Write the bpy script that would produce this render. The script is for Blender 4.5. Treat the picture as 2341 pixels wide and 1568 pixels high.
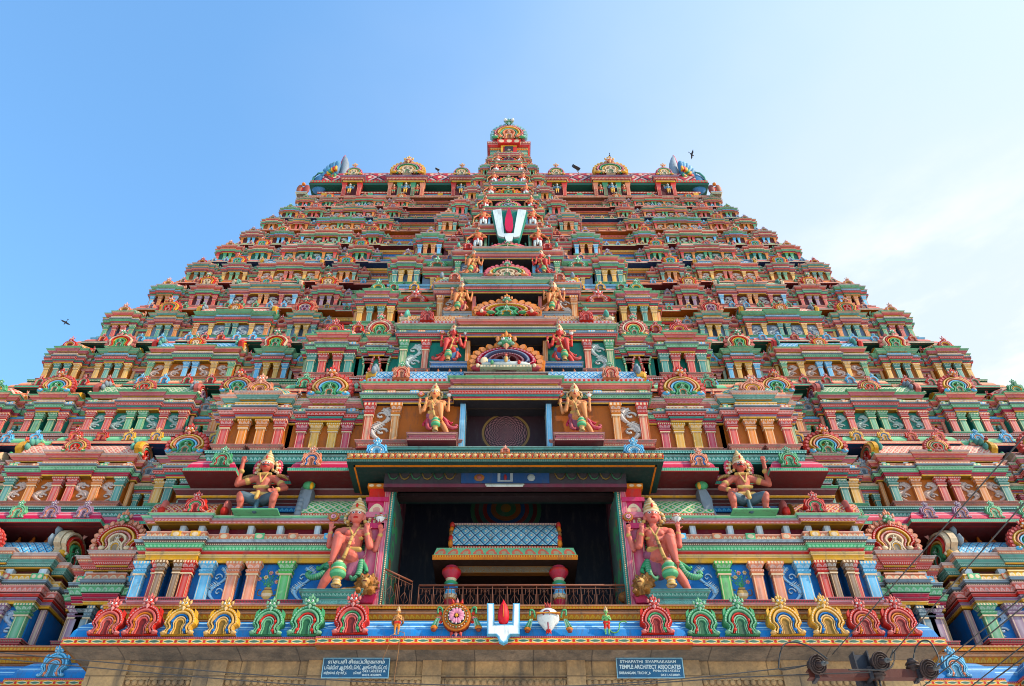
import bpy, math, random
import numpy as np
from mathutils import Vector, Matrix
from math import sin, cos, pi, radians, sqrt, tan, atan
for o in list(bpy.data.objects): bpy.data.objects.remove(o)
SC = bpy.context.scene; COLL = SC.collection
# ------------------------------------------------------------------ camera
PITCH = radians(42.7)
cam = bpy.data.objects.new('camera', bpy.data.cameras.new('camera')); COLL.objects.link(cam)
cam.location = (0.3, 0, 0); cam.rotation_euler = (PITCH + pi/2, 0, 0)
cam.data.sensor_width = 36; cam.data.lens = 36*1890/2341
cam.data.clip_start = .1; cam.data.clip_end = 5000
SC.camera = cam
# ------------------------------------------------------------------ sky and sun
SUN_AZ = radians(108); SUN_EL = radians(38)      # clockwise from the view direction (+Y)
w = bpy.data.worlds.new('World'); SC.world = w; w.use_nodes = True
nt = w.node_tree; nt.nodes.clear()
out = nt.nodes.new('ShaderNodeOutputWorld'); bg = nt.nodes.new('ShaderNodeBackground')
sky = nt.nodes.new('ShaderNodeTexSky'); sky.sky_type = 'NISHITA'; sky.sun_disc = False
sky.sun_elevation = SUN_EL; sky.sun_rotation = SUN_AZ
sky.altitude = 0; sky.air_density = 1.0; sky.dust_density = 1.6; sky.ozone_density = 2.0
bg.inputs[1].default_value = .15
# thin bright cloud haze towards the sun side, low over the horizon, laid on the sky by direction
tc = nt.nodes.new('ShaderNodeTexCoord')
dp = nt.nodes.new('ShaderNodeVectorMath'); dp.operation = 'DOT_PRODUCT'
nrm = nt.nodes.new('ShaderNodeVectorMath'); nrm.operation = 'NORMALIZE'
nt.links.new(tc.outputs['Generated'], nrm.inputs[0]); nt.links.new(nrm.outputs[0], dp.inputs[0])
hz = Vector((.86, .55, .02)).normalized(); dp.inputs[1].default_value = hz
ns = nt.nodes.new('ShaderNodeTexNoise'); ns.inputs['Scale'].default_value = 2.2; ns.inputs['Detail'].default_value = 5; ns.inputs['Roughness'].default_value = .5
mpn = nt.nodes.new('ShaderNodeMapping'); mpn.inputs['Scale'].default_value = (1, 1, 2.2)
nt.links.new(nrm.outputs[0], mpn.inputs[0]); nt.links.new(mpn.outputs[0], ns.inputs['Vector'])
ma = nt.nodes.new('ShaderNodeMath'); ma.operation = 'MULTIPLY_ADD'; ma.inputs[1].default_value = .30; nt.links.new(ns.outputs[0], ma.inputs[0]); nt.links.new(dp.outputs['Value'], ma.inputs[2])
mr = nt.nodes.new('ShaderNodeMapRange'); mr.interpolation_type = 'SMOOTHSTEP'
mr.inputs['From Min'].default_value = .18; mr.inputs['From Max'].default_value = 1.05; mr.inputs['To Max'].default_value = 1.0
nt.links.new(ma.outputs[0], mr.inputs[0])
mx = nt.nodes.new('ShaderNodeMix'); mx.data_type = 'RGBA'
nt.links.new(mr.outputs[0], mx.inputs[0])
tint = nt.nodes.new('ShaderNodeMix'); tint.data_type = 'RGBA'; tint.blend_type = 'MULTIPLY'; tint.inputs[0].default_value = 1
tint.inputs[7].default_value = (1.16, 1.66, 1.78, 1)
nt.links.new(sky.outputs[0], tint.inputs[6])
nt.links.new(tint.outputs[2], mx.inputs[6]); mx.inputs[7].default_value = (3.4, 3.75, 4.05, 1)
# a faint soft cloud low on the sun side
n3 = nt.nodes.new('ShaderNodeTexNoise'); n3.inputs['Scale'].default_value = 3.4; n3.inputs['Detail'].default_value = 7; n3.inputs['Roughness'].default_value = .6
mp3 = nt.nodes.new('ShaderNodeMapping'); mp3.inputs['Scale'].default_value = (1, 1, 3.2); mp3.inputs['Location'].default_value = (.3, .1, .4); nt.links.new(nrm.outputs[0], mp3.inputs[0]); nt.links.new(mp3.outputs[0], n3.inputs['Vector'])
d3 = nt.nodes.new('ShaderNodeVectorMath'); d3.operation = 'DOT_PRODUCT'; d3.inputs[1].default_value = Vector((.52, .74, .42)).normalized(); nt.links.new(nrm.outputs[0], d3.inputs[0])
r3 = nt.nodes.new('ShaderNodeMapRange'); r3.interpolation_type = 'SMOOTHSTEP'; r3.inputs['From Min'].default_value = .90; r3.inputs['From Max'].default_value = 1.0; nt.links.new(d3.outputs['Value'], r3.inputs[0])
r4 = nt.nodes.new('ShaderNodeMapRange'); r4.interpolation_type = 'SMOOTHSTEP'; r4.inputs['From Min'].default_value = .42; r4.inputs['From Max'].default_value = .68; nt.links.new(n3.outputs[0], r4.inputs[0])
m3 = nt.nodes.new('ShaderNodeMath'); m3.operation = 'MULTIPLY'; nt.links.new(r3.outputs[0], m3.inputs[0]); nt.links.new(r4.outputs[0], m3.inputs[1])
cm = nt.nodes.new('ShaderNodeMix'); cm.data_type = 'RGBA'; nt.links.new(m3.outputs[0], cm.inputs[0]); nt.links.new(mx.outputs[2], cm.inputs[6]); cm.inputs[7].default_value = (5.0, 4.9, 4.75, 1)
nt.links.new(cm.outputs[2], bg.inputs[0]); nt.links.new(bg.outputs[0], out.inputs[0])
sl = bpy.data.lights.new('sun', 'SUN'); sl.energy = 4.9; sl.angle = radians(.6); sl.color = (1, .87, .70)
so = bpy.data.objects.new('sun', sl); COLL.objects.link(so)
so.rotation_euler = Vector((sin(SUN_AZ)*cos(SUN_EL), cos(SUN_AZ)*cos(SUN_EL), sin(SUN_EL))).to_track_quat('Z', 'Y').to_euler()
SC.view_settings.view_transform = 'Standard'; SC.view_settings.look = 'None'
SC.cycles.filter_width = 1.05
SC.view_settings.exposure = 0.78; SC.view_settings.gamma = 1
# ------------------------------------------------------------------ colours (linear albedo)
R=(.54,.06,.05); PK=(.58,.16,.13); MG=(.45,.045,.07); G=(.075,.28,.12); T=(.05,.22,.17); LG=(.13,.38,.18)
Y=(.68,.34,.07); C=(.70,.50,.32); O=(.60,.17,.03); B=(.035,.17,.42); LB=(.12,.40,.60); M=(.10,.018,.018)
V=(.26,.13,.20); W=(.68,.67,.62); GR=(.20,.24,.27); RU=(.33,.08,.018); SK=(.66,.17,.12); GD=(.54,.31,.11)
DK=(.02,.018,.02); NB=(.02,.05,.12); PE=(.67,.23,.13); BR=(.22,.10,.04); DG=(.02,.09,.06); BL=(.03,.14,.36)
PAT = {'plain':0,'dots':1,'petals':2,'dentil':3,'scales':4,'scroll':5,'lozenge':6,'grad':7,'stripe':8,'mandala':9,'flower':10}
MATS = []
class N:                                     # tiny maths-node helper
    def __init__(s, t): s.t = t
    def m(s, op, a, b=None, c=None):
        n = s.t.nodes.new('ShaderNodeMath'); n.operation = op
        for i, v in enumerate((a, b, c)):
            if v is None: continue
            if isinstance(v, (int, float)): n.inputs[i].default_value = v
            else: s.t.links.new(v, n.inputs[i])
        return n.outputs[0]
def mixc(t, f, a, b, mode='MIX'):
    n = t.nodes.new('ShaderNodeMix'); n.data_type = 'RGBA'; n.blend_type = mode
    for s, v in ((n.inputs[0], f), (n.inputs[6], a), (n.inputs[7], b)):
        if isinstance(v, (int, float)): s.default_value = v
        elif isinstance(v, tuple): s.default_value = (*v, 1) if len(v) == 3 else v
        else: t.links.new(v, s)
    return n.outputs[2]
def make_mat(name, pat, rough=.62, dirt=.6, bump=.3):
    m = bpy.data.materials.new(name); m.use_nodes = True; t = m.node_tree; bs = t.nodes['Principled BSDF']
    a = t.nodes.new('ShaderNodeAttribute'); a.attribute_name = 'Col'
    b = t.nodes.new('ShaderNodeAttribute'); b.attribute_name = 'Col2'
    uv = t.nodes.new('ShaderNodeUVMap'); sp = t.nodes.new('ShaderNodeSeparateXYZ'); t.links.new(uv.outputs[0], sp.inputs[0])
    u, v = sp.outputs[0], sp.outputs[1]; n = N(t); q = n.m
    col = a.outputs[0]; f = None
    fu = q('SUBTRACT', q('FRACT', u), .5); fv = q('SUBTRACT', v, .5)
    def inv(lo, hi, x): return q('SUBTRACT', 1, q('SMOOTH_MIN', 1, q('MAXIMUM', 0, q('DIVIDE', q('SUBTRACT', x, lo), hi-lo)), .01))
    if pat == 'dots':
        r = q('SQRT', q('ADD', q('MULTIPLY', fu, fu), q('MULTIPLY', fv, fv))); f = inv(.30, .38, r)
    elif pat == 'petals':
        h = q('SUBTRACT', .88, q('MULTIPLY', q('MULTIPLY', fu, fu), 3.3))
        f = q('MULTIPLY', q('MULTIPLY', q('LESS_THAN', v, h), q('GREATER_THAN', v, .12)), q('LESS_THAN', q('ABSOLUTE', fu), .42))
        g2 = q('LESS_THAN', v, q('SUBTRACT', h, .3)); f = q('MULTIPLY', f, q('SUBTRACT', 1, q('MULTIPLY', g2, q('MULTIPLY', q('LESS_THAN', q('ABSOLUTE', fu), .2), .55))))
    elif pat == 'dentil':
        u2 = q('SUBTRACT', q('FRACT', q('MULTIPLY', u, 1.7)), .5)
        f = q('MULTIPLY', q('LESS_THAN', q('ABSOLUTE', u2), .27), q('LESS_THAN', q('ABSOLUTE', fv), .38))
    elif pat == 'scales':
        p1 = q('FRACT', q('ADD', u, v)); p2 = q('FRACT', q('SUBTRACT', u, v))
        e = q('MINIMUM', p1, p2); f = q('LESS_THAN', e, .13)
        d1 = q('SUBTRACT', p1, .56); d2 = q('SUBTRACT', p2, .56)
        rr = q('SQRT', q('ADD', q('MULTIPLY', d1, d1), q('MULTIPLY', d2, d2)))
        dot = q('LESS_THAN', rr, .15); ringd = q('LESS_THAN', e, .05)
        hi = q('MULTIPLY', q('GREATER_THAN', q('MAXIMUM', p1, p2), .84), .45)
        col = mixc(t, q('MULTIPLY', hi, 1.0), col, W); col = mixc(t, dot, col, C)
    elif pat == 'scroll':
        nz = t.nodes.new('ShaderNodeTexNoise'); nz.inputs['Scale'].default_value = 3.2; nz.inputs['Detail'].default_value = .5
        t.links.new(uv.outputs[0], nz.inputs['Vector'])
        wv = q('ABSOLUTE', q('SINE', q('ADD', q('MULTIPLY', nz.outputs[0], 34), q('MULTIPLY', u, 6))))
        f = q('MULTIPLY', q('LESS_THAN', wv, .5), q('LESS_THAN', q('ABSOLUTE', fv), .4))
    elif pat == 'lozenge':
        u3 = q('MULTIPLY', u, .42); fr_ = q('SUBTRACT', q('FRACT', u3), .5)
        ln = q('MULTIPLY', q('COSINE', q('MULTIPLY', fr_, pi)), .34)
        ins = q('LESS_THAN', q('ABSOLUTE', fv), ln); ins2 = q('LESS_THAN', q('ABSOLUTE', fv), q('SUBTRACT', ln, .13)); 
        ft = q('MULTIPLY', q('ABSOLUTE', q('SUBTRACT', q('FRACT', q('ADD', u3, .5)), .5)), 2.38)
        rr = q('SQRT', q('ADD', q('MULTIPLY', ft, ft), q('MULTIPLY', fv, fv)))
        col = mixc(t, ins, col, C); col = mixc(t, ins2, col, (.05, .14, .09)); col = mixc(t, q('LESS_THAN', rr, .26), col, R); f = q('GREATER_THAN', q('ABSOLUTE', fv), .42)
    elif pat == 'grad':                       # painted shaft: two light edge lines, body fading to a second tone
        e = q('ABSOLUTE', q('SUBTRACT', u, .5)); f = q('MULTIPLY', q('POWER', q('MAXIMUM', 0, q('SUBTRACT', 1, q('MULTIPLY', e, 2.6))), 1.0), .75)
        edge = q('MULTIPLY', q('GREATER_THAN', e, .36), q('LESS_THAN', e, .44)); col = mixc(t, q('MULTIPLY', edge, .75), col, C)
    elif pat == 'stripe':
        s = q('FRACT', q('MULTIPLY', v, 1.0)); f = q('MAXIMUM', q('MULTIPLY', q('LESS_THAN', q('ABSOLUTE', q('SUBTRACT', s, .62)), .10), 1), q('MULTIPLY', q('LESS_THAN', q('ABSOLUTE', q('SUBTRACT', s, .3)), .03), .8))
    elif pat == 'mandala':                    # u,v are -1..1 about the centre
        r = q('SQRT', q('ADD', q('MULTIPLY', u, u), q('MULTIPLY', v, v))); th = q('ARCTAN2', u, v)
        lr = q('MULTIPLY', q('LOGARITHM', q('MAXIMUM', r, .02), 2.718), 6)
        a1 = q('FRACT', q('ADD', lr, q('MULTIPLY', th, 16/(2*pi)))); a2 = q('FRACT', q('SUBTRACT', lr, q('MULTIPLY', th, 16/(2*pi))))
        f = q('MULTIPLY', q('GREATER_THAN', q('MULTIPLY', a1, a2), .22), q('LESS_THAN', r, .8))
        col = mixc(t, q('MULTIPLY', q('GREATER_THAN', r, .84), q('LESS_THAN', r, .93)), col, (.20, .11, .04))
    elif pat == 'flower':
        vo = t.nodes.new('ShaderNodeTexVoronoi'); vo.inputs['Scale'].default_value = 1.6; t.links.new(uv.outputs[0], vo.inputs['Vector'])
        d = vo.outputs['Distance']; f = q('LESS_THAN', d, .27)
        col = mixc(t, q('MULTIPLY', q('LESS_THAN', q('ABSOLUTE', q('SUBTRACT', d, .42)), .08), 1), col, G)
    if f is not None: col = mixc(t, f, col, b.outputs[0])
    # weathering: slow tone drift, small soot and mould stains of their own shape
    geo = t.nodes.new('ShaderNodeNewGeometry')
    n1 = t.nodes.new('ShaderNodeTexNoise'); n1.inputs['Scale'].default_value = .55; n1.inputs['Detail'].default_value = 4; t.links.new(geo.outputs['Position'], n1.inputs['Vector'])
    n2 = t.nodes.new('ShaderNodeTexNoise'); n2.inputs['Scale'].default_value = 3.2; n2.inputs['Detail'].default_value = 8; n2.inputs['Roughness'].default_value = .7
    mp = t.nodes.new('ShaderNodeMapping'); mp.inputs['Scale'].default_value = (1.3, 1.3, .3); t.links.new(geo.outputs['Position'], mp.inputs[0]); t.links.new(mp.outputs[0], n2.inputs['Vector'])
    hs = t.nodes.new('ShaderNodeHueSaturation'); t.links.new(col, hs.inputs['Color'])
    t.links.new(q('ADD', q('MULTIPLY', n1.outputs[0], .56), .38), hs.inputs['Value']); t.links.new(q('ADD', q('MULTIPLY', n2.outputs[0], -.3), 1.24), hs.inputs['Saturation'])
    mrr = t.nodes.new('ShaderNodeMapRange'); mrr.inputs['From Min'].default_value = .52; mrr.inputs['From Max'].default_value = .74; mrr.inputs['To Max'].default_value = dirt
    t.links.new(n2.outputs[0], mrr.inputs[0]); col = mixc(t, mrr.outputs[0], hs.outputs[0], (.035, .027, .022))
    t.links.new(col, bs.inputs['Base Color']); bs.inputs['Roughness'].default_value = rough; bs.inputs['Specular IOR Level'].default_value = .22
    bp = t.nodes.new('ShaderNodeBump'); bp.inputs['Strength'].default_value = bump; bp.inputs['Distance'].default_value = .03
    hgt = n2.outputs[0] if f is None else q('ADD', q('MULTIPLY', n2.outputs[0], .5), q('MULTIPLY', f, .8))
    t.links.new(hgt, bp.inputs['Height']); t.links.new(bp.outputs[0], bs.inputs['Normal'])
    return m
for k in PAT: MATS.append(make_mat('painted_stucco_' + k, k))
MAT_FIG = make_mat('painted_figure', 'plain', .6, .5, .2)
# ------------------------------------------------------------------ mesh builder
class MB:
    def __init__(s): s.v = []; s.f = []; s.c = []; s.d = []; s.m = []; s.uv = []; s.s = []; s.M = None
    def face(s, pts, c, pat='plain', c2=None, uv=None, sm=False):
        i = len(s.v)
        if s.M is not None: pts = [s.M @ Vector(p) for p in pts]
        s.v.extend(tuple(p) for p in pts); n = len(pts); s.f.append(tuple(range(i, i+n)))
        s.c.append(c); s.d.append(c2 or C); s.m.append(PAT[pat]); s.uv.extend(uv or [(0, 0)]*n); s.s.append(sm)
    def fr(s, x0, x1, yf, yb, z0, z1, o0=0, o1=0, c=R, pat='plain', c2=None, k=1., ends=True, ub=None):
        if x0 > x1: x0, x1 = x1, x0
        h = max(1e-4, sqrt((z1-z0)**2 + (o1-o0)**2)); K = k/h
        A = (x0-o0, yf-o0, z0); Bq = (x1+o0, yf-o0, z0); Cq = (x1+o1, yf-o1, z1); D = (x0-o1, yf-o1, z1)
        E = (x0-o0, yb, z0); F = (x1+o0, yb, z0); Gq = (x1+o1, yb, z1); H = (x0-o1, yb, z1)
        if pat == 'grad': uf = [(0, 0), (1, 0), (1, 1), (0, 1)]; us = uf
        else:
            xm = (x0+x1)/2; L = (x1-x0)*K; nn = max(1, round(L)) if pat in ('dots', 'petals', 'dentil') else L
            uf = [(0, 0), (nn, 0), (nn, k if pat in('scales','scroll','flower') else 1), (0, k if pat in('scales','scroll','flower') else 1)]
            if pat in ('scroll', 'flower', 'scales'): uf = [(x0*K, z0*K), (x1*K, z0*K), (x1*K, z1*K), (x0*K, z1*K)]
            if pat == 'scroll': uf = [(x0/h*k, 0), (x1/h*k, 0), (x1/h*k, 1), (x0/h*k, 1)]
            Ls = (yb-yf)*K; us = [(0, 0), (Ls, 0), (Ls, 1), (0, 1)]
        s.face([A, Bq, Cq, D], c, pat, c2, uf)
        s.face([Bq, F, Gq, Cq], c, pat, c2, us); s.face([E, A, D, H], c, pat, c2, [us[1], us[0], us[3], us[2]])
        if ends:
            s.face([D, Cq, Gq, H], c, 'plain'); s.face([E, F, Bq, A], ub or c, 'plain')
        s.face([F, E, H, Gq], c)
    def tube(s, pts, r, c, n=6, pat='plain', c2=None, r2=None):
        P = [Vector(p) for p in pts]; rings = []
        for i, p in enumerate(P):
            d = (P[min(i+1, len(P)-1)] - P[max(i-1, 0)]).normalized()
            a = d.cross(Vector((0, 0, 1)) if abs(d.z) < .9 else Vector((1, 0, 0))).normalized(); b = d.cross(a)
            rr = r[i] if isinstance(r, (list, tuple)) else r
            rings.append([p + a*rr*cos(2*pi*k/n) + b*rr*sin(2*pi*k/n) for k in range(n)])
        for i in range(len(P)-1):
            for k in range(n):
                j = (k+1) % n; s.face([rings[i][k], rings[i][j], rings[i+1][j], rings[i+1][k]], c, pat, c2, [(k/n, i), ((k+1)/n, i), ((k+1)/n, i+1), (k/n, i+1)], True)
        s.face(rings[0][::-1], c); s.face(rings[-1], c)
    def ell(s, p, r, c, n=8, m=5, pat='plain', c2=None):
        p = Vector(p); r = (r, r, r) if isinstance(r, (int, float)) else r
        g = [[(p.x + r[0]*cos(2*pi*k/n)*sin(pi*j/m), p.y + r[1]*sin(2*pi*k/n)*sin(pi*j/m), p.z - r[2]*cos(pi*j/m)) for k in range(n)] for j in range(m+1)]
        for j in range(m):
            for k in range(n):
                q = (k+1) % n
                if j == 0: s.face([g[0][0], g[1][q], g[1][k]], c, sm=True)
                elif j == m-1: s.face([g[j][k], g[j][q], g[m][0]], c, sm=True)
                else: s.face([g[j][k], g[j][q], g[j+1][q], g[j+1][k]], c, pat, c2, [(k, j), (k+1, j), (k+1, j+1), (k, j+1)], True)
    def lathe(s, o, prof, c, n=10, cols=None, pat='plain', c2=None, rep=1, sq=False):
        o = Vector(o)
        for i in range(len(prof)-1):
            r0, z0 = prof[i]; r1, z1 = prof[i+1]; cc = cols[i] if cols else c
            for k in range(n):
                off = .5 if sq else 0
                a = 2*pi*(k+off)/n; b = 2*pi*(k+1+off)/n
                s.face([o+Vector((r0*cos(a), r0*sin(a), z0)), o+Vector((r0*cos(b), r0*sin(b), z0)), o+Vector((r1*cos(b), r1*sin(b), z1)), o+Vector((r1*cos(a), r1*sin(a), z1))],
                       cc, pat, c2, [(k*rep, i), ((k+1)*rep, i), ((k+1)*rep, i+1), (k*rep, i+1)], not sq)
    def spike(s, b, t, r, c, n=4):
        b = Vector(b); t = Vector(t); d = (t-b).normalized(); a = d.cross(Vector((0, 1, .01))).normalized(); e = d.cross(a)
        m = b.lerp(t, .35); rg = [m + a*r*cos(2*pi*k/n) + e*r*sin(2*pi*k/n) for k in range(n)]
        for k in range(n):
            j = (k+1) % n; s.face([rg[k], rg[j], t], c); s.face([rg[j], rg[k], b], c)
    def prism(s, pts, y0, y1, c, pat='plain', c2=None, cs=None, uvk=None):      # outline in XZ between depths y0 (front) and y1
        n = len(pts); uv = [(p[0]*uvk, p[1]*uvk) for p in pts] if uvk else None
        s.face([(p[0], y0, p[1]) for p in pts], c, pat, c2, uv); s.face([(p[0], y1, p[1]) for p in pts][::-1], cs or c)
        for i in range(n):
            a, b = pts[i], pts[(i+1) % n]; s.face([(a[0], y0, a[1]), (a[0], y1, a[1]), (b[0], y1, b[1]), (b[0], y0, b[1])], cs or c)
    def build(s, name, parent=None, mat=None, label=None):
        me = mesh_of(s, name, mat); o = bpy.data.objects.new(name, me); COLL.objects.link(o)
        if parent is not None: o.parent = parent
        if label: o['label'] = label
        return o
def mesh_of(s, name, mat=None):
    me = bpy.data.meshes.new(name); me.from_pydata(s.v, [], s.f)
    if mat: me.materials.append(mat)
    else:
        for m in MATS: me.materials.append(m)
        me.polygons.foreach_set('material_index', s.m)
    me.polygons.foreach_set('use_smooth', s.s)
    for nm, src in (('Col', s.c), ('Col2', s.d)):
        a = me.attributes.new(nm, 'FLOAT_COLOR', 'FACE'); arr = np.ones((len(s.f), 4), np.float32); arr[:, :3] = np.array([t[:3] for t in src], np.float32); a.data.foreach_set('color', arr.ravel())
    uvl = me.uv_layers.new(name='UVMap'); uvl.data.foreach_set('uv', np.array(s.uv, np.float32).ravel())
    if any(s.s):                              # weld smooth bits for even shading
        import bmesh
        bm = bmesh.new(); bm.from_mesh(me); bmesh.ops.remove_doubles(bm, verts=bm.verts, dist=.0004); bm.to_mesh(me); bm.free()
    me.update(); return me
def thing(name, label, cat, loc=(0, 0, 0), rz=0, group=None):
    o = bpy.data.objects.new(name, None); COLL.objects.link(o); o.location = loc; o.rotation_euler = (0, 0, rz); o.empty_display_size = .2
    return tag(o, label, cat, group)
def tag(o, label, cat, group=None):
    o['label'] = label; o['category'] = cat
    if group: o['group'] = group
    return o
def inst(name, me, parent, M):
    o = bpy.data.objects.new(name, me); COLL.objects.link(o); o.parent = parent; o.matrix_local = M; return o
def dup(root, loc, rz, label, group=None, scale=None):
    r = root.copy(); COLL.objects.link(r); r.location = loc; r.rotation_euler = (0, 0, rz); r['label'] = label
    if group: r['group'] = group
    if scale: r.scale = scale
    for ch in list(root.children):
        c = ch.copy(); COLL.objects.link(c); c.parent = r
        for g in list(ch.children):
            d = g.copy(); COLL.objects.link(d); d.parent = c
    return r
def at(x, y, Yd):                             # point at distance Yd seen at measured picture position (2341 px wide)
    dx = (x-1170.5)/1890; dy = (784-y)/1890
    v = Vector((dx, cos(PITCH) - dy*sin(PITCH), sin(PITCH) + dy*cos(PITCH)))
    return Vector((.3, 0, 0)) + v*(Yd/v.y)
RNG = random.Random(7)
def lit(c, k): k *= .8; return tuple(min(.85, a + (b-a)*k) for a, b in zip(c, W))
def stack(mb, x0, x1, yf, yb, z0, z1, rows, s, ub=None):
    tot = sum(r[0] for r in rows); z = z0
    for r in rows:
        h = (z1-z0)*r[0]/tot
        g = min(.13*h, .04*s); e = h*.2; pt = r[4] if len(r) > 4 else 'plain'; c2 = r[5] if len(r) > 5 else None; om = r[1]+(r[2]-r[1])*.75
        if c2 is not None and s < .8: c2 = tuple(p*.45+q_*.55 for p, q_ in zip(c2, r[3]))
        mb.fr(x0, x1, yf, yb, z+g, z+h-e, r[1]*s, om*s, r[3], pt, c2, r[6] if len(r) > 6 else 1., True, tuple(a*.35 for a in r[3]) if ub is None else ub)  # undersides a darker tone of the band, shade painted into the colour
        mb.fr(x0, x1, yf, yb, z+h-e, z+h, (om+.03)*s, (r[2]+.03)*s, lit(r[3], .26))                                      # upper edge lighter, a highlight painted into the band colour
        o = min(r[1], r[2])*s - .04*s; mb.fr(x0, x1, yf, yb, z, z+g, o, o, tuple(a*.22 for a in r[3]), ends=False)      # recessed line under every band, shadow gap painted in as darker colour
        z += h
# ------------------------------------------------------------------ arched ornaments
def curve(r, w, h, k, n, zc=.36, a0=-60):
    "horseshoe line with waisted, flaring legs: r is 0..1 of the outer size"
    out = []
    for i in range(n+1):
        t = a0 + (180-2*a0)*i/n
        if t < 0 or t > 180:
            q = 1 if t < 0 else -1; e = (-t if t < 0 else t-180)/-a0
            x = q*r*(1 - .26*sin(pi*min(1, e*1.15)) + .02*e); z = zc*(1-e)
        else: x = cos(radians(t))*r; z = zc + r*sin(radians(t))*(1-zc)*.9
        out.append((x*w/2, z*h*k))
    return out
def ring(mb, w, h, r1, r0, d0, d1, c, pat='plain', c2=None, n=18, rep=24, k=1, scal=0):
    A = curve(r0, w, h, k, n); Bm = curve(r0+(r1-r0)*.28, w, h, k, n); Cm = curve(r0+(r1-r0)*.72, w, h, k, n); D = curve(r1, w, h, k, n)
    L = [(A, -d0), (Bm, -d1), (Cm, -d1), (D, -d0)]
    for i in range(n):
        for j in range(3):
            (P, y0), (Q, y1) = L[j], L[j+1]; u0 = rep*i/n; u1 = rep*(i+1)/n
            mb.face([(P[i][0], y0, P[i][1]), (Q[i][0], y1, Q[i][1]), (Q[i+1][0], y1, Q[i+1][1]), (P[i+1][0], y0, P[i+1][1])], c, pat if j == 1 else 'plain', c2, [(u0, 0), (u0, 1), (u1, 1), (u1, 0)])
def backplate(mb, w, h, r, d, t, c, n=18, k=1):
    P = curve(r, w, h, k, n); mb.prism(P[::1][::-1], -d, t, c, cs=c)
def kface(mb, x, y, z, s, c, ch, det=1):
    "bulging guardian mask with eyes, leaf ears, crest and a leaf tongue"
    mb.ell((x, y, z), (.40*s, .30*s, .36*s), c, 8 if det else 6, 5 if det else 4)
    mb.ell((x, y-.24*s, z-.12*s), (.15*s, .16*s, .11*s), lit(c, .2), 6, 4)
    for q in (-1, 1):
        mb.ell((x+q*.19*s, y-.25*s, z+.06*s), .12*s, W, 6, 4)
        if det: mb.ell((x+q*.2*s, y-.35*s, z+.05*s), .05*s, DK, 5, 3); mb.ell((x+q*.5*s, y-.05*s, z+.22*s), (.14*s, .1*s, .22*s), lit(ch, .15), 6, 4); mb.ell((x+q*.2*s, y-.08*s, z+.42*s), (.13*s, .1*s, .2*s), ch, 6, 4)
        mb.ell((x+q*.36*s, y-.12*s, z-.2*s), (.17*s, .14*s, .11*s), lit(c, .35), 6, 4)
        mb.spike((x+q*.3*s, y, z+.1*s), (x+q*.62*s, y-.05*s, z+.5*s), .13*s, ch)
    mb.ell((x, y-.05*s, z+.5*s), (.15*s, .12*s, .26*s), lit(ch, .1), 6, 4); mb.spike((x, y, z+.55*s), (x, y-.05*s, z+.95*s), .12*s, ch)
    mb.spike((x, y-.2*s, z-.2*s), (x, y-.12*s, z-.72*s), .2*s, lit(ch, .3))
def kudu(mb, w, h, c, acc, det=1, face=None):
    "small horseshoe ornament that stands on a cornice"
    n = 20 if det else 9; hi = lit(c, .45); k = .86
    backplate(mb, w, h, 1.0, .10*w, .22*w, c, n, k)
    ring(mb, w, h, 1.0, .76, .10*w, .17*w, c, 'dots' if det else 'plain', hi, n, 30, k)
    ring(mb, w, h, .76, .58, .10*w, .20*w, hi if not det else lit(c, .15), 'plain', C, n, 26, k)
    ring(mb, w, h, .57, .44, .10*w, .17*w, acc, 'plain', C, n, 26, k)
    if det:
        ring(mb, w, h, .44, .32, .10*w, .16*w, lit(c, .25), 'dentil', hi, n, 12, k); ring(mb, w, h, .32, .19, .10*w, .15*w, lit(c, .1), 'plain', hi, n, 9, k)
        for q in (-1, 1):
            mb.ell((q*.42*w, -.13*w, .045*h), (.11*w, .08*w, .05*h), lit(c, .2), 7, 4); mb.ell((q*.22*w, -.15*w, .1*h), (.07*w, .06*w, .045*h), acc, 7, 4)
            mb.ell((q*.42*w, -.2*w, .045*h), (.04*w, .03*w, .022*h), hi, 5, 3); mb.ell((q*.235*w, -.17*w, .36*h), (.05*w, .05*w, .05*h), acc, 6, 4)
            mb.prism([(q*.33*w, .52*h), (q*.47*w, .50*h), (q*.46*w, .66*h), (q*.36*w, .74*h), (q*.38*w, .62*h)][::-q], -.14*w, -.02*w, c)
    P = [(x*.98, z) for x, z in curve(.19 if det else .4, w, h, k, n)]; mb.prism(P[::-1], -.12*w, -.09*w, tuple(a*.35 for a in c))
    kface(mb, 0, -.14*w, h*.86, w*(.34 if det else .36), face or c, face or lit(c, .1), det)
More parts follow.
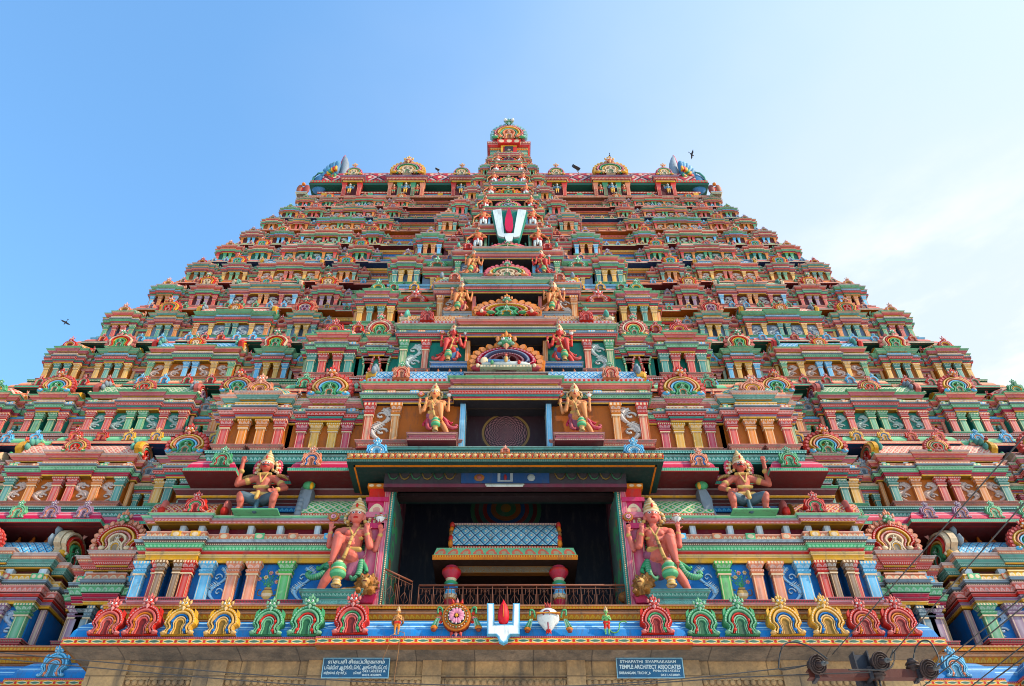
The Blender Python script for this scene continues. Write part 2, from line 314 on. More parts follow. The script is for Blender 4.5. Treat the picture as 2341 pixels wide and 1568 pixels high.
def gable(mb, w, h, cols, det=1, flames=True, thick=.16):
    "large many-ringed arch with flame border and mask: cols = flame, ring1, ring2, ring3, heart, mask"
    fl, c1, c2, c3, c4, cf = cols; n = 26 if det else 12; k = .76
    backplate(mb, w, h, 1.0, .05*w, thick*w, tuple(a*.8 for a in c1), n, k)
    if flames:
        m = 15 if det else 9
        for i in range(m):
            t = radians(-14 + 208*i/(m-1)); sn = sin(t); zb_ = (.36 + max(sn, -.3)*.64*.86)*h*k; P = Vector((cos(t)*w/2*.90, 0, zb_)); dv = Vector((cos(t), 0, sn*.9 + .25)).normalized(); L_ = .135*w; sd = Vector((-dv.z, 0, dv.x))*.062*w
            for kk, (sc_, yy, cc) in enumerate(((1, -.07*w, fl), (.62, -.105*w, lit(fl, .15)))):
                if kk and not det: break
                O_ = P + dv*L_*.12*kk; pts = [O_ - sd*sc_*.7, O_ + sd*sc_*.7, O_ + dv*L_*sc_*.55 + sd*sc_*1.05, O_ + dv*L_*sc_*.95 + sd*sc_*.6, O_ + dv*L_*sc_*1.12, O_ + dv*L_*sc_*.9 - sd*sc_*.75, O_ + dv*L_*sc_*.5 - sd*sc_*1.05]
                mb.prism([(p.x, p.z) for p in pts], yy, yy+(.12*w if not kk else .04*w), cc, cs=lit(cc, .1))
    ring(mb, w, h, .95, .76, .06*w, .13*w, c1, 'dots' if det else 'plain', lit(c1, .5), n, 40, k)
    ring(mb, w, h, .76, .60, .06*w, .15*w, c2, 'stripe' if det else 'plain', lit(c2, .6), n, 30, k)
    ring(mb, w, h, .60, .44, .06*w, .13*w, c3, 'dentil' if det else 'plain', lit(c3, .5), n, 20, k)
    ring(mb, w, h, .44, .26, .06*w, .15*w, c4, 'plain', C, n, 12, k)
    if det:
        sub = MB(); 
        for q in (-1, 1):
            mb.ell((q*.42*w, -.14*w, .06*h), (.11*w, .06*w, .06*h), c3, 7, 4); mb.ell((q*.42*w, -.2*w, .06*h), .035*w, C, 5, 3); mb.ell((q*.27*w, -.15*w, .09*h), (.08*w, .05*w, .05*h), c4, 6, 4)
    M0 = mb.M; mb.M = (M0 or Matrix()) @ Matrix.Translation((0, -.10*w, .01)); kudu(mb, w*.30, h*.36, c4, c2, 0); mb.M = M0
    kface(mb, 0, -.14*w, h*.79, min(w*.27, h*.36), cf, fl, det)
def barrel(mb, x0, x1, yf, yb, z0, h, c, c2, det=1, n=6, kx=1.0, tp=0):
    "ribbed vault roof along X with a ridge band and small finials"
    if x0 > x1: x0, x1 = x1, x0
    ym = (yf+yb)/2; ry = (yb-yf)/2; sc = 2.6/max(.4, h)
    pts = [(ym - ry*cos(pi*i/(2*n))*(1.0 if i else 1.04), z0 + h*(sin(pi*i/(2*n)))) for i in range(n+1)]
    s = 0
    for i in range(n):
        a, b = pts[i], pts[i+1]; d = sqrt((b[0]-a[0])**2 + (b[1]-a[1])**2); ta, tb = tp*(i/n)**2, tp*((i+1)/n)**2
        mb.face([(x0+ta, a[0], a[1]), (x1-ta, a[0], a[1]), (x1-tb, b[0], b[1]), (x0+tb, b[0], b[1])], c, 'scales', c2, [(x0*sc*kx, s*sc), (x1*sc*kx, s*sc), (x1*sc*kx, (s+d)*sc), (x0*sc*kx, (s+d)*sc)])
        m0, m1 = 2*ym-a[0], 2*ym-b[0]
        mb.face([(x1, m0, a[1]), (x0, m0, a[1]), (x0, m1, b[1]), (x1, m1, b[1])], c)
        for x, q in ((x0, 1), (x1, -1)):
            P = [(x+q*ta, a[0], a[1]), (x+q*tb, b[0], b[1]), (x+q*tb, m1, b[1]), (x+q*ta, m0, a[1])]; mb.face(P if q < 0 else P[::-1], c2)
        s += d
    mb.fr(x0, x1, ym-.12*h, ym+.12*h, z0+h*.97, z0+h*1.06, 0, 0, V, 'dentil', C)
    if det:
        m = max(2, int((x1-x0)/(.55*h)))
        for i in range(m):
            x = x0 + (i+.5)*(x1-x0)/m; mb.lathe((x, ym, z0+h*1.04), [(.09*h, 0), (.13*h, .1*h), (.05*h, .2*h), (.07*h, .25*h), (0, .4*h)], RU, 5)
def finplate(mb, y0, h, w, t, col, back, flip):
    "gable end plate seen edge on: curved scalloped fin across X"
    pts = [(0, 0), (.05, .3), (.22, .62), (.5, .88), (.72, 1.0), (.95, .93), (1.02, .7), (.92, .4), (.9, 0)]
    n = len(pts)
    P = [(t/2*0, y0+w*(1-a), h*b) for a, b in pts]
    L = [(-t/2, p[1], p[2]) for p in P]; Rr = [(t/2, p[1], p[2]) for p in P]
    mb.face(L if flip else L, back); mb.face(Rr[::-1], col, 'scales', lit(col, .4), [(p[1]*2, p[2]*2) for p in P][::-1])
    for i in range(n):
        a, b = i, (i+1) % n; mb.face([L[a], Rr[a], Rr[b], L[b]], lit(back, .15))
    for i in range(1, n-2):
        a, b = P[i], P[i+1]; mb.ell(((a[0]+b[0])/2, (a[1]+b[1])/2, (a[2]+b[2])/2), (t*.75, .12*w, .12*h), back, 6, 4)
    mb.ell((0, y0+w*.1, h*1.02), (t*.9, .13*w, .1*h), G, 6, 4); mb.spike((0, y0+.1*w, h), (0, y0-.12*w, h*1.2), .09*h, Y)
def pilaster(mb, x, yf, z0, z1, w, c, c2, det=1, dep=.28):
    H = z1-z0; hc = z0 + H*.66; a = w/2
    mb.fr(x-a, x+a, yf, yf+dep, z0, hc, 0, 0, c, 'grad', c2)
    if det == 0:
        mb.fr(x-a, x+a, yf, yf+dep, hc, z0+H*.86, .0, a*.35, lit(c, .1)); mb.fr(x-a, x+a, yf, yf+dep, z0+H*.86, z1-.01, a*.35, a*.6, c); return
    mb.fr(x-a, x+a, yf, yf+dep, hc, hc+H*.035, a*.22, a*.22, C)
    mb.fr(x-a, x+a, yf, yf+dep, hc+H*.035, hc+H*.085, a*.05, a*.30, c); mb.fr(x-a, x+a, yf, yf+dep, hc+H*.085, hc+H*.13, a*.34, a*.34, lit(c, .35), 'dentil', tuple(q*.5 for q in c))
    mb.fr(x-a, x+a, yf, yf+dep, hc+H*.13, hc+H*.17, a*.08, a*.08, c); mb.fr(x-a, x+a, yf, yf+dep, hc+H*.17, hc+H*.26, a*.15, a*.55, lit(c, .1), 'petals', lit(c, .6), 1)
    mb.fr(x-a, x+a, yf, yf+dep, hc+H*.26, z1-.008, a*.65, a*.65, c, 'dentil', C)
def dome(mb, cx, yf, yb, hw, z0, h, c, c2, det):
    cy = (yf+yb)/2; ry = (yb-yf)/2; rs = [(1.0, 0), (1.12, .12), (1.10, .32), (.95, .56), (.66, .78), (.3, .9), (.16, .95)]
    for i in range(len(rs)-1):
        r0, a = rs[i]; r1, b = rs[i+1]; P = []
        def rg(r, z): return [(cx + hw*r*sx, cy + ry*r*sy, z0+z*h) for sx, sy in ((-1, -.55), (-.6, -1), (.6, -1), (1, -.55), (1, .55), (.6, 1), (-.6, 1), (-1, .55))]
        A, Bq = rg(r0, a), rg(r1, b); sc = 2.4/max(.3, h)
        for k in range(8):
            j = (k+1) % 8; mb.face([A[k], A[j], Bq[j], Bq[k]], c, 'scales', c2, [(A[k][0]*sc, A[k][2]*sc), (A[j][0]*sc, A[j][2]*sc), (Bq[j][0]*sc, Bq[j][2]*sc), (Bq[k][0]*sc, Bq[k][2]*sc)])
    mb.lathe((cx, cy, z0+h*.93), [(.2*hw, 0), (.24*hw, .1*h), (.1*hw, .2*h), (.12*hw, .26*h), (0, .42*h)], GD, 6)
# ------------------------------------------------------------------ figures (one continuous body each)
def body_mesh(name, caps, paint, voxel, smooth=4):
    mb = MB()
    for p0, p1, r0, r1, c in caps:
        p0 = Vector(p0); p1 = Vector(p1)
        if (p1-p0).length < 1e-4: mb.ell(p0, r0, c, 14, 10); continue
        d = (p1-p0).normalized(); pts = []; rr = []
        for a in (-80, -50, -20): pts.append(p0 + d*r0*sin(radians(a))); rr.append(r0*cos(radians(a)))
        pts.append(p0); rr.append(r0); pts.append(p1); rr.append(r1)
        for a in (20, 50, 80): pts.append(p1 + d*r1*sin(radians(a))); rr.append(r1*cos(radians(a)))
        mb.tube(pts, rr, c, 12)
    me = mesh_of(mb, 'tmp'); o = bpy.data.objects.new('tmp', me); COLL.objects.link(o)
    md = o.modifiers.new('r', 'REMESH'); md.mode = 'VOXEL'; md.voxel_size = voxel; md.use_smooth_shade = True
    sm = o.modifiers.new('s', 'SMOOTH'); sm.factor = .5; sm.iterations = smooth
    dg = bpy.context.evaluated_depsgraph_get(); m2 = bpy.data.meshes.new_from_object(o.evaluated_get(dg)); bpy.data.objects.remove(o)
    n = len(m2.vertices); co = np.empty(n*3); m2.vertices.foreach_get('co', co); co = co.reshape(-1, 3)
    best = np.full(n, 1e9); col = np.ones((n, 4), np.float32)
    for p0, p1, r0, r1, c in caps:
        a = np.array(p0, float); b = np.array(p1, float); ab = b-a; L = max(1e-9, ab @ ab); t = np.clip(((co-a) @ ab)/L, 0, 1)
        d = np.linalg.norm(co - (a + t[:, None]*ab), axis=1) - (r0 + (r1-r0)*t); k = d < best; best[k] = d[k]; col[k, :3] = c[:3]
    for p, r, c in paint:
        p = np.array(p, float); r = np.array(r if isinstance(r, (tuple, list)) else (r, r, r), float); d = np.linalg.norm((co-p)/r, axis=1); col[d < 1, :3] = c[:3]
    for a in list(m2.attributes):
        if a.name in ('Col', 'Col2'): m2.attributes.remove(a)
    ca = m2.attributes.new('Col', 'FLOAT_COLOR', 'POINT'); ca.data.foreach_set('color', col.ravel())
    m2.materials.clear(); m2.materials.append(MAT_FIG); m2.name = name
    m2.polygons.foreach_set('use_smooth', [True]*len(m2.polygons)); return m2
def hand(c, w, d, s, skin, curl=.5):
    "palm and five fingers from wrist w along direction d"
    w = Vector(w); d = Vector(d).normalized(); a = d.cross(Vector((0, 1, 0))).normalized(); f = Vector((0, -1, 0))
    c.append((w, w+d*.15*s, .07*s, .085*s, skin))
    for k, (o, L) in enumerate(((-.075, .14), (-.027, .17), (.027, .165), (.075, .13))):
        b = w + d*.2*s + a*o*s; m = b + d*L*.55*s + f*.03*s*curl; e = m + d*L*.45*s*(1-curl) + f*L*.5*s*curl
        c.append((b, m, .032*s, .028*s, skin)); c.append((m, e, .028*s, .022*s, skin))
    t = w + d*.07*s - a*.07*s; c.append((t, t + (d*.5-a*.8+f*.3)*.13*s, .035*s, .026*s, skin))
def head_caps(c, paint, h, skin, hair=None, tash=False, s=1.0, beard=False):
    x, y, z = h
    c.append(((x, y, z+.06*s), (x, y, z+.06*s), .27*s, .27*s, skin)); c.append(((x, y-.05*s, z-.12*s), (x, y-.05*s, z-.12*s), .2*s, .2*s, skin))
    c.append(((x, y-.25*s, z+.05*s), (x, y-.31*s, z-.04*s), .028*s, .045*s, skin))          # nose
    c.append(((x-.05*s, y-.25*s, z-.15*s), (x+.05*s, y-.25*s, z-.15*s), .03*s, .03*s, (.45, .03, .03)))
    for q in (-1, 1):
        c.append(((x+q*.27*s, y+.02*s, z+.06*s), (x+q*.27*s, y+.02*s, z-.12*s), .05*s, .06*s, skin))
        c.append(((x+q*.31*s, y, z-.2*s), (x+q*.31*s, y, z-.2*s), .075*s, .075*s, GD))
        paint.append(((x+q*.11*s, y-.25*s, z+.06*s), (.065*s, .1*s, .042*s), W)); paint.append(((x+q*.11*s, y-.26*s, z+.055*s), (.03*s, .1*s, .035*s), DK))
        paint.append(((x+q*.11*s, y-.25*s, z+.135*s), (.085*s, .1*s, .018*s), DK))
        if tash: c.append(((x, y-.27*s, z-.09*s), (x+q*.17*s, y-.2*s, z-.05*s), .035*s, .018*s, DK))
    paint.append(((x-.03*s, y-.27*s, z+.2*s), (.012*s, .1*s, .06*s), W)); paint.append(((x+.03*s, y-.27*s, z+.2*s), (.012*s, .1*s, .06*s), W))
def crown_mesh(mb, p, s, c=GD, halo=True):
    x, y, z = p
    mb.lathe((x, y, z), [(.29*s, .08*s), (.31*s, .16*s), (.27*s, .24*s), (.29*s, .3*s), (.22*s, .42*s), (.24*s, .47*s), (.15*s, .58*s), (.17*s, .63*s), (.06*s, .74*s), (.08*s, .78*s), (0, .92*s)], c, 12,
             [C, c, lit(c, .3), c, C, c, lit(c, .3), c, C, c], 'plain')
    mb.ell((x, y-.3*s, z+.32*s), (.05*s, .04*s, .1*s), R, 6, 4)
    if halo:
        for q in (-1, 1): 
            for i in range(6):
                a = radians(-50 + i*25); mb.ell((x+q*(.30+.14*cos(a))*s, y+.1*s, z-.02*s+.24*sin(a)*s), (.075*s, .06*s, .075*s), c if i % 2 else C, 6, 4)
def tubearc(mb, pts, r, c, n=7, **k):
    P = [Vector(p) for p in pts]; Q = []; m = len(P)
    for i in range(m-1):
        p0 = P[max(i-1, 0)]; p1 = P[i]; p2 = P[i+1]; p3 = P[min(i+2, m-1)]
        for j in range(5):
            t = j/5; Q.append(.5*((2*p1) + (p2-p0)*t + (2*p0-5*p1+4*p2-p3)*t*t + (3*p1-p0-3*p2+p3)*t**3))
    Q.append(P[-1]); rr = r if not isinstance(r, (list, tuple)) else [r[min(int(i/5), len(r)-1)]*(1-(i % 5)/5) + r[min(int(i/5)+1, len(r)-1)]*((i % 5)/5) for i in range(len(Q))]
    mb.tube(Q, rr, c, n, **k)
def wheel_mb(mb, p, r, det=1):
    x, y, z = p
    def disc(r1, y0, y1, c, n=20): mb.prism([(x+r1*cos(2*pi*k/n), z+r1*sin(2*pi*k/n)) for k in range(n)], y0, y1, c)
    disc(r, y-.1*r, y+.25*r, (.30, .05, .02)); disc(r*.97, y-.22*r, y-.1*r, O); disc(r*.86, y-.26*r, y-.22*r, (.40, .10, .03)); disc(r*.66, y-.32*r, y-.26*r, Y)
    disc(r*.62, y-.36*r, y-.32*r, DK)
    for k in range(12):
        a = 2*pi*k/12; mb.ell((x+.36*r*cos(a), y-.4*r, z+.36*r*sin(a)), (.10*r+.14*r*abs(cos(a)), .08*r, .10*r+.14*r*abs(sin(a))), (.75, .28, .36), 6, 4)
        mb.ell((x+.54*r*cos(a), y-.42*r, z+.54*r*sin(a)), .055*r, W, 5, 3)
        b = a+pi/12; mb.ell((x+.77*r*cos(a), y-.3*r, z+.77*r*sin(a)), .06*r, G if k % 2 else C, 5, 3)
        mb.ell((x+.77*r*cos(b), y-.3*r, z+.77*r*sin(b)), .05*r, C, 5, 3)
    mb.ell((x, y-.46*r, z), .12*r, Y, 8, 4)
    for a, c in ((90, R), (-90, R), (0, R), (180, R)):
        for b in (-22, 0, 22):
            t = radians(a+b*.7); mb.spike((x+r*.95*cos(t), y, z+r*.95*sin(t)), (x+r*1.42*cos(t), y-.1*r, z+r*1.42*sin(t)), .13*r, R if b else lit(R, .3))
def tassels(mb, x, y, z, r, sd=(-1, 1)):
    for q in sd:
        tubearc(mb, [(x+q*.95*r, y, z+.1*r), (x+q*1.05*r, y-.1*r, z+.55*r), (x+q*1.3*r, y-.1*r, z+.6*r), (x+q*1.3*r, y-.1*r, z+.2*r)], .07*r, G, 6)
        for k in range(4): mb.tube([(x+q*(1.15+.05*k)*r, y-.05*r, z-.05*r), (x+q*(1.3+.13*k)*r, y-.1*r, z-.75*r)], [.05*r, .06*r], G if k % 2 else lit(G, .5), 5)
        mb.ell((x+q*1.5*r, y-.08*r, z-.8*r), (.26*r, .16*r, .16*r), O, 8, 5); mb.ell((x+q*1.52*r, y-.1*r, z-.95*r), (.2*r, .14*r, .16*r), (.2, .04, .02), 8, 4)
def conch_mb(mb, p, r, ang=0):
    x, y, z = p
    mb.ell((x, y, z+.15*r), (.82*r, .5*r, .75*r), W, 14, 9); mb.lathe((x, y, z-.95*r), [(.05*r, 0), (.3*r, .25*r), (.6*r, .65*r), (.78*r, 1.0*r)], W, 14, pat='plain')
    pts = [(x+rad*cos(t)*r, y-(.52-.1*rad)*r, z+.35*r+rad*sin(t)*r*.8) for t, rad in [(i*.5, .05+.05*i) for i in range(12)]]
    mb.tube(pts, .05*r, (.35, .08, .10), 5); mb.tube([(x+.1*r, y-.5*r, z+.2*r), (x-.05*r, y-.5*r, z-.4*r), (x-.02*r, y-.3*r, z-.9*r)], .05*r, (.35, .08, .1), 5)
    mb.fr(x-.86*r, x+.86*r, y-.53*r, y-.3*r, z+.28*r, z+.37*r, 0, 0, O, 'dots', Y)
    for b in (-30, 0, 30): mb.spike((x, y, z+.8*r), (x+sin(radians(b))*.5*r, y-.1*r, z+1.35*r), .13*r, R); mb.spike((x, y-.2*r, z-.7*r), (x+sin(radians(b))*.4*r, y-.2*r, z-1.15*r), .12*r, R)

def scroll_relief(mb, X, y, z0, z1, w, col, q=1):
    "winding foliage scroll in low relief"
    H_ = z1-z0; m = 24; pts = [(X+q*w*.33*sin(k/m*2*pi), y, z0+H_*(.03+.94*k/m)) for k in range(m+1)]
    mb.tube(pts, [w*(.05+.07*abs(sin(k/m*2*pi))) for k in range(m+1)], col, 4)
    for k in range(1, m):
        p = pts[k]; sg = 1 if sin(k/m*2*pi) > 0 else -1; mb.spike(p, (p[0]+q*sg*w*.22, y-.02, p[2]+.07*H_), w*.075, col); mb.spike(p, (p[0]-q*sg*w*.18, y-.02, p[2]-.05*H_), w*.06, lit(col, .2))
    for cz, sg in ((.26, -1), (.74, 1)):
        mb.tube([(X+q*sg*w*.05+cos(t*.7)*w*(.24-.024*t), y-.01, z0+H_*cz+sin(t*.7)*H_*(.12-.012*t)) for t in range(9)], w*.06, lit(col, .25), 4)
def guard_parts(skin, cloth, sash, f, det=True, front=False):
    "four-armed door guardian, one knee raised over a mace; f=+1 raised knee on the left of the picture"
    X = lambda v: (v[0]*f, v[1], v[2])
    c = []; paint = []
    A = lambda p, q, r0, r1, k=skin: c.append((X(p), X(q), r0, r1, k))
    A((.05, .05, 2.1), (.0, .05, 1.8), .33, .40); A((.08, .0, 2.55), (.06, .05, 2.15), .34, .30); A((.05, 0, 2.85), (.08, .05, 2.5), .33, .32)
    A((-.38, .05, 2.92), (.48, .05, 2.90), .26, .26); A((-.14, -.2, 2.74), (-.14, -.2, 2.7), .17, .17); A((.28, -.2, 2.74), (.28, -.2, 2.7), .17, .17); A((.07, 0, 3.0), (.07, -.05, 3.35), .14, .14)
    # raised leg
    A((-.15, .0, 1.85), (-.40, -.6, 2.26), .29, .23); A((-.40, -.6, 2.26), (-.44, -.62, 1.85), .22, .20); A((-.44, -.62, 1.85), (-.52, -.6, 1.2), .20, .11); A((-.52, -.5, 1.02), (-.5, -.9, .95), .1, .075)
    for k in range(4): A((-.56+.045*k, -.93, .95), (-.57+.05*k, -1.02, .93), .028, .024)
    # standing leg
    A((-.2, .1, 1.6), (-.62, -.1, .95), .27, .19); A((-.62, -.1, .95), (-.8, -.08, .6), .19, .18); A((-.8, -.08, .6), (-1.0, .0, .15), .18, .11); A((-1.0, .0, .1), (-1.05, -.35, .06), .1, .07)
    # drapery on the hips
    A((.12, .18, 1.7), (.0, .2, 1.05), .30, .24, cloth); A((.28, .15, 1.6), (.2, .15, 1.1), .2, .16, cloth); A((-.3, .05, 1.86), (.34, .05, 1.86), .28, .25, cloth)
    # arms
    A((-.56, -.02, 2.92), (-.56, -.35, 2.5), .18, .14); A((-.56, -.35, 2.5), (.12, -.6, 2.2), .14, .10)
    A((-.45, .12, 2.85), (-.88, .05, 2.3), .15, .12); A((-.88, .05, 2.3), (-.9, -.08, 2.95), .12, .085)
    A((.56, -.02, 2.88), (.74, -.2, 2.12), .18, .14); A((.72, -.2, 2.12), (.6, -.4, 2.7), .12, .08)
    A((.5, .15, 2.85), (.93, .05, 2.12), .15, .12); A((.93, .05, 2.12), (1.08, -.08, 2.85), .12, .085)
    for p, d, cu in (((-.9, -.08, 3.0), (.0, -.1, 1), .6), ((.6, -.4, 2.74), (-.05, -.1, 1), .45), ((1.08, -.08, 2.88), (-.1, -.1, 1), .5), ((.12, -.6, 2.2), (.15, -.35, -1), .25)):
        hand(c, X(p), (d[0]*f, d[1], d[2]), 1.0, skin, cu)
    # jewellery in relief
    for (p, q, r) in (((-.12, -.3, 2.98), (.07, -.36, 2.55), .035), ((.26, -.3, 2.98), (.1, -.36, 2.55), .035), ((-.28, -.2, 2.6), (.4, -.2, 2.5), .07), ((-.25, -.15, 3.02), (.38, -.15, 3.0), .05)): A(p, q, r, r, GD)
    for p, r in (((-.9, -.05, 2.82), .1), ((1.06, -.06, 2.72), .1), ((.61, -.36, 2.58), .1), ((-.66, .08, 2.6), .15), ((.7, .1, 2.5), .15), ((-.5, -.55, 1.32), .125), ((-.45, -.55, 1.92), .17), ((0, -.55, 2.25), .1)):
        A(p, (p[0]+.02, p[1], p[2]+.03), r, r, GD)
    A((-.3, -.2, 1.98), (.35, -.2, 1.98), .12, .12, GD)
    hd = X((.07, -.08, 3.62)); head_caps(c, paint, hd, skin, s=1.12)
    body = body_mesh('guard_body', c, paint, .021 if det else .034)
    cr = MB(); crown_mesh(cr, (hd[0], hd[1]+.02, hd[2]+.05), 1.12)
    for k in range(9):
        a = radians(20+k*17.5); q = (hd[0]+.42*cos(a), .1, 3.52+.3*sin(-a)*.8); cr.ell(q, (.09, .07, .09), GD if k % 2 else BR, 6, 4)
    ma = MB(); P = [X((.13, -.72, 2.3)), X((-.02, -.75, 1.5)), X((-.15, -.76, 1.0))]; ma.tube(P, [.055, .075, .085], GD, 8, pat='stripe', c2=BR)
    o = X((-.2, -.76, 0))
    ma.lathe((o[0], o[1], .02), [(.18, 0), (.2, .06), (.13, .12), (.16, .2), (.11, .28), (.2, .34), (.29, .46), (.31, .56), (.26, .64), (.3, .68), (.26, .74), (.29, .84), (.22, .96), (.12, 1.0), (.15, 1.06), (.09, 1.12)], GD, 14,
             [GD, C, GD, C, GD, G, LG, G, GD, C, G, LG, G, C, GD], 'plain')
    sa = MB()
    tubearc(sa, [X((-.4, .12, 1.95)), X((-.72, .1, 1.55)), X((-.95, .05, 1.0)), X((-1.3, 0, .82)), X((-1.52, 0, .92)), X((-1.5, 0, 1.08)), X((-1.38, 0, 1.02))], [.07, .14, .16, .13, .09, .07, .05], sash, 8, pat='stripe', c2=lit(sash, .4))
    tubearc(sa, [X((-.6, .1, 1.7)), X((-.95, .1, 1.4)), X((-1.15, .05, 1.22)), X((-1.2, .05, 1.35))], [.08, .1, .08, .05], sash, 7)
    tubearc(sa, [X((.35, .1, 1.9)), X((.45, .05, 1.4)), X((.4, 0, .9)), X((.22, 0, .75)), X((.1, 0, .88))], [.08, .13, .13, .1, .05], sash, 8, pat='stripe', c2=lit(sash, .4))
    tubearc(sa, [X((.42, .1, 1.7)), X((.6, .05, 1.35)), X((.7, 0, 1.1)), X((.62, 0, 1.0))], [.08, .1, .08, .05], sash, 7)
    wl = MB(); wp = (-.86, -.08, 3.62) if f > 0 else (-1.02, -.08, 3.62); wheel_mb(wl, wp, .2); cn = MB(); cp = (1.0 if f > 0 else .9, -.08, 3.55); conch_mb(cn, cp, .22); tassels(cn, cp[0], cp[1], cp[2]+.1, .16)
    return dict(body=body, crown=mesh_of(cr, 'crown'), mace=mesh_of(ma, 'mace'), sash=mesh_of(sa, 'sash'), wheel_disc=mesh_of(wl, 'wheel_disc'), conch=mesh_of(cn, 'conch'))
def pot_guard_parts(skin, f):
    "standing stout guard with one hand on the hip and banded white leggings"
    X = lambda v: (v[0]*f, v[1], v[2]); c = []; paint = []
    A = lambda p, q, r0, r1, k=skin: c.append((X(p), X(q), r0, r1, k))
    A((0, -.05, 2.1), (0, 0, 1.75), .44, .40); A((0, 0, 2.75), (0, 0, 2.3), .42, .4); A((-.42, 0, 2.9), (.42, 0, 2.9), .22, .22); A((0, 0, 3.0), (0, 0, 3.3), .17, .17)
    for q in (-1, 1):
        A((q*.25, 0, 1.6), (q*.36, -.12, .95), .27, .2, W); A((q*.36, -.12, .95), (q*.34, 0, .15), .2, .13, W); A((q*.34, 0, .08), (q*.42, -.3, .06), .12, .09)
        for z in (.35, .6, .85, 1.1, 1.3): A((q*.345-.12, -.1, z), (q*.345+.12, -.1, z), .1, .1, (.25, .25, .28) if z != .6 else GD)
    A((-.5, 0, 2.85), (-.98, -.05, 2.3), .18, .14); A((-.98, -.05, 2.3), (-.45, -.3, 1.95), .14, .1); A((.5, 0, 2.85), (.95, -.1, 2.35), .18, .14); A((.95, -.1, 2.35), (1.3, -.25, 1.85), .13, .1)
    hand(c, X((-.45, -.3, 1.95)), (f*.8, -.1, -.3), 1.0, skin, .4); hand(c, X((1.3, -.25, 1.85)), (f*.2, -.1, -1), 1.0, skin, .7)
    A((-.35, -.1, 1.8), (.35, -.1, 1.8), .3, .3, R); A((0, -.3, 1.7), (0, -.25, .75), .12, .06, W); A((-.3, -.2, 2.95), (.3, -.2, 2.95), .1, .1, GD); A((-.3, -.32, 2.42), (.3, -.32, 2.42), .08, .08, GD)
    for p, r in (((-.72, -.02, 2.6), .18), ((.74, -.05, 2.58), .18), ((-.55, -.22, 2.02), .12), ((1.2, -.2, 1.98), .12)): A(p, (p[0]+.03, p[1], p[2]), r, r, GD)
    hd = X((0, -.06, 3.6)); head_caps(c, paint, hd, skin, tash=True)
    body = body_mesh('guard_body', c, paint, .036)
    cr = MB(); crown_mesh(cr, (hd[0], hd[1]+.02, hd[2]), .95); wp = MB(); P = [X((1.35, -.3, 1.9)), X((1.45, -.2, 1.0)), X((1.5, -.1, .5))]
    wp.tube(P, [.06, .08, .1], GD, 8); wp.ell(P[-1], (.2, .2, .3), RU, 8, 6); wp.ell((P[-1][0], P[-1][1], .2), (.14, .14, .2), GD, 8, 5)
    return dict(body=body, crown=mesh_of(cr, 'crown'), club=mesh_of(wp, 'club'))
def seated_parts(f):
    "moustached seated attendant, one forearm raised"
    skin = (.44, .12, .085); X = lambda v: (v[0]*f, v[1], v[2]); c = []; paint = []
    A = lambda p, q, r0, r1, k=skin: c.append((X(p), X(q), r0, r1, k))
    sh = (.06, .09, .11)
    A((0, .1, .85), (0, .05, 1.25), .36, .28); A((0, .05, 1.75), (0, .05, 1.35), .36, .3); A((-.42, .05, 1.98), (.42, .05, 1.98), .2, .2); A((0, .02, 2.05), (0, -.02, 2.3), .17, .16)
    for q in (-1, 1):
        A((q*.2, 0, .75), (q*.74, -.38, .80), .28, .21, sh); A((q*.80, -.40, .80), (q*.76, -.42, .5), .19, .16); A((q*.78, -.42, .76), (q*.72, -.22, .1), .19, .13); A((q*.72, -.22, .08), (q*.8, -.42, .07), .11, .08)
    A((-.5, .03, 1.95), (-1.22, -.05, 1.62), .18, .14); A((-1.22, -.05, 1.62), (-1.2, -.1, 2.72), .15, .1); hand(c, X((-1.2, -.1, 2.74)), (0, -.05, 1), 1.25, skin, .15)
    A((.5, .03, 1.95), (1.12, .0, 1.45), .18, .14); A((1.12, .0, 1.45), (.82, -.45, 1.02), .14, .1); hand(c, X((.84, -.45, 1.02)), (-.7*f, -.4, -.25), 1.1, skin, .3)
    for (p, q, r) in (((-.2, -.26, 2.12), (-.02, -.36, 1.55), .04), ((.2, -.26, 2.12), (.02, -.36, 1.55), .04), ((-.3, -.2, 1.38), (.3, -.2, 1.38), .09), ((-.3, -.15, 2.15), (.3, -.15, 2.15), .07), ((-.36, -.2, .98), (.36, -.2, .98), .11), ((0, -.42, .95), (0, -.5, .6), .1)): A(p, q, r, r, GD)
    for p, r in (((-.8, 0, 1.82), .19), ((.82, .02, 1.7), .18), ((-1.16, -.13, 2.3), .125), ((.86, -.4, 1.1), .125)): A(p, (p[0]+.03, p[1], p[2]), r, r, GD)
    A((0, -.2, .6), (0, -.3, .0), .1, .13, (.05, .10, .12))
    hd = X((0, -.08, 2.62)); head_caps(c, paint, hd, (.40, .09, .06), tash=True, s=1.08); body = body_mesh('seated_body', c, paint, .021)
    cr = MB(); crown_mesh(cr, (hd[0], hd[1]+.03, hd[2]+.02), 1.08)
    for q in (-1, 1):
        for i in range(7):
            a = radians(-35+i*20); cr.ell((q*(.36+.2*cos(a)), .14, 2.62+.38*sin(a)), (.1, .06, .1), R if i % 2 else C, 6, 4); cr.ell((q*(.46+.2*cos(a)), .16, 2.66+.42*sin(a)), (.08, .05, .08), (.6, .12, .16), 6, 4)
    sc = MB()
    for q in (-1, 1): tubearc(sc, [(q*.2, .2, 1.9), (q*.55, .15, 2.2), (q*.95, .1, 2.12), (q*1.15, .1, 1.95)], [.06, .1, .09, .05], BR, 7, pat='stripe', c2=GD)
    return dict(body=body, crown=mesh_of(cr, 'crown'), scarf=mesh_of(sc, 'scarf'))
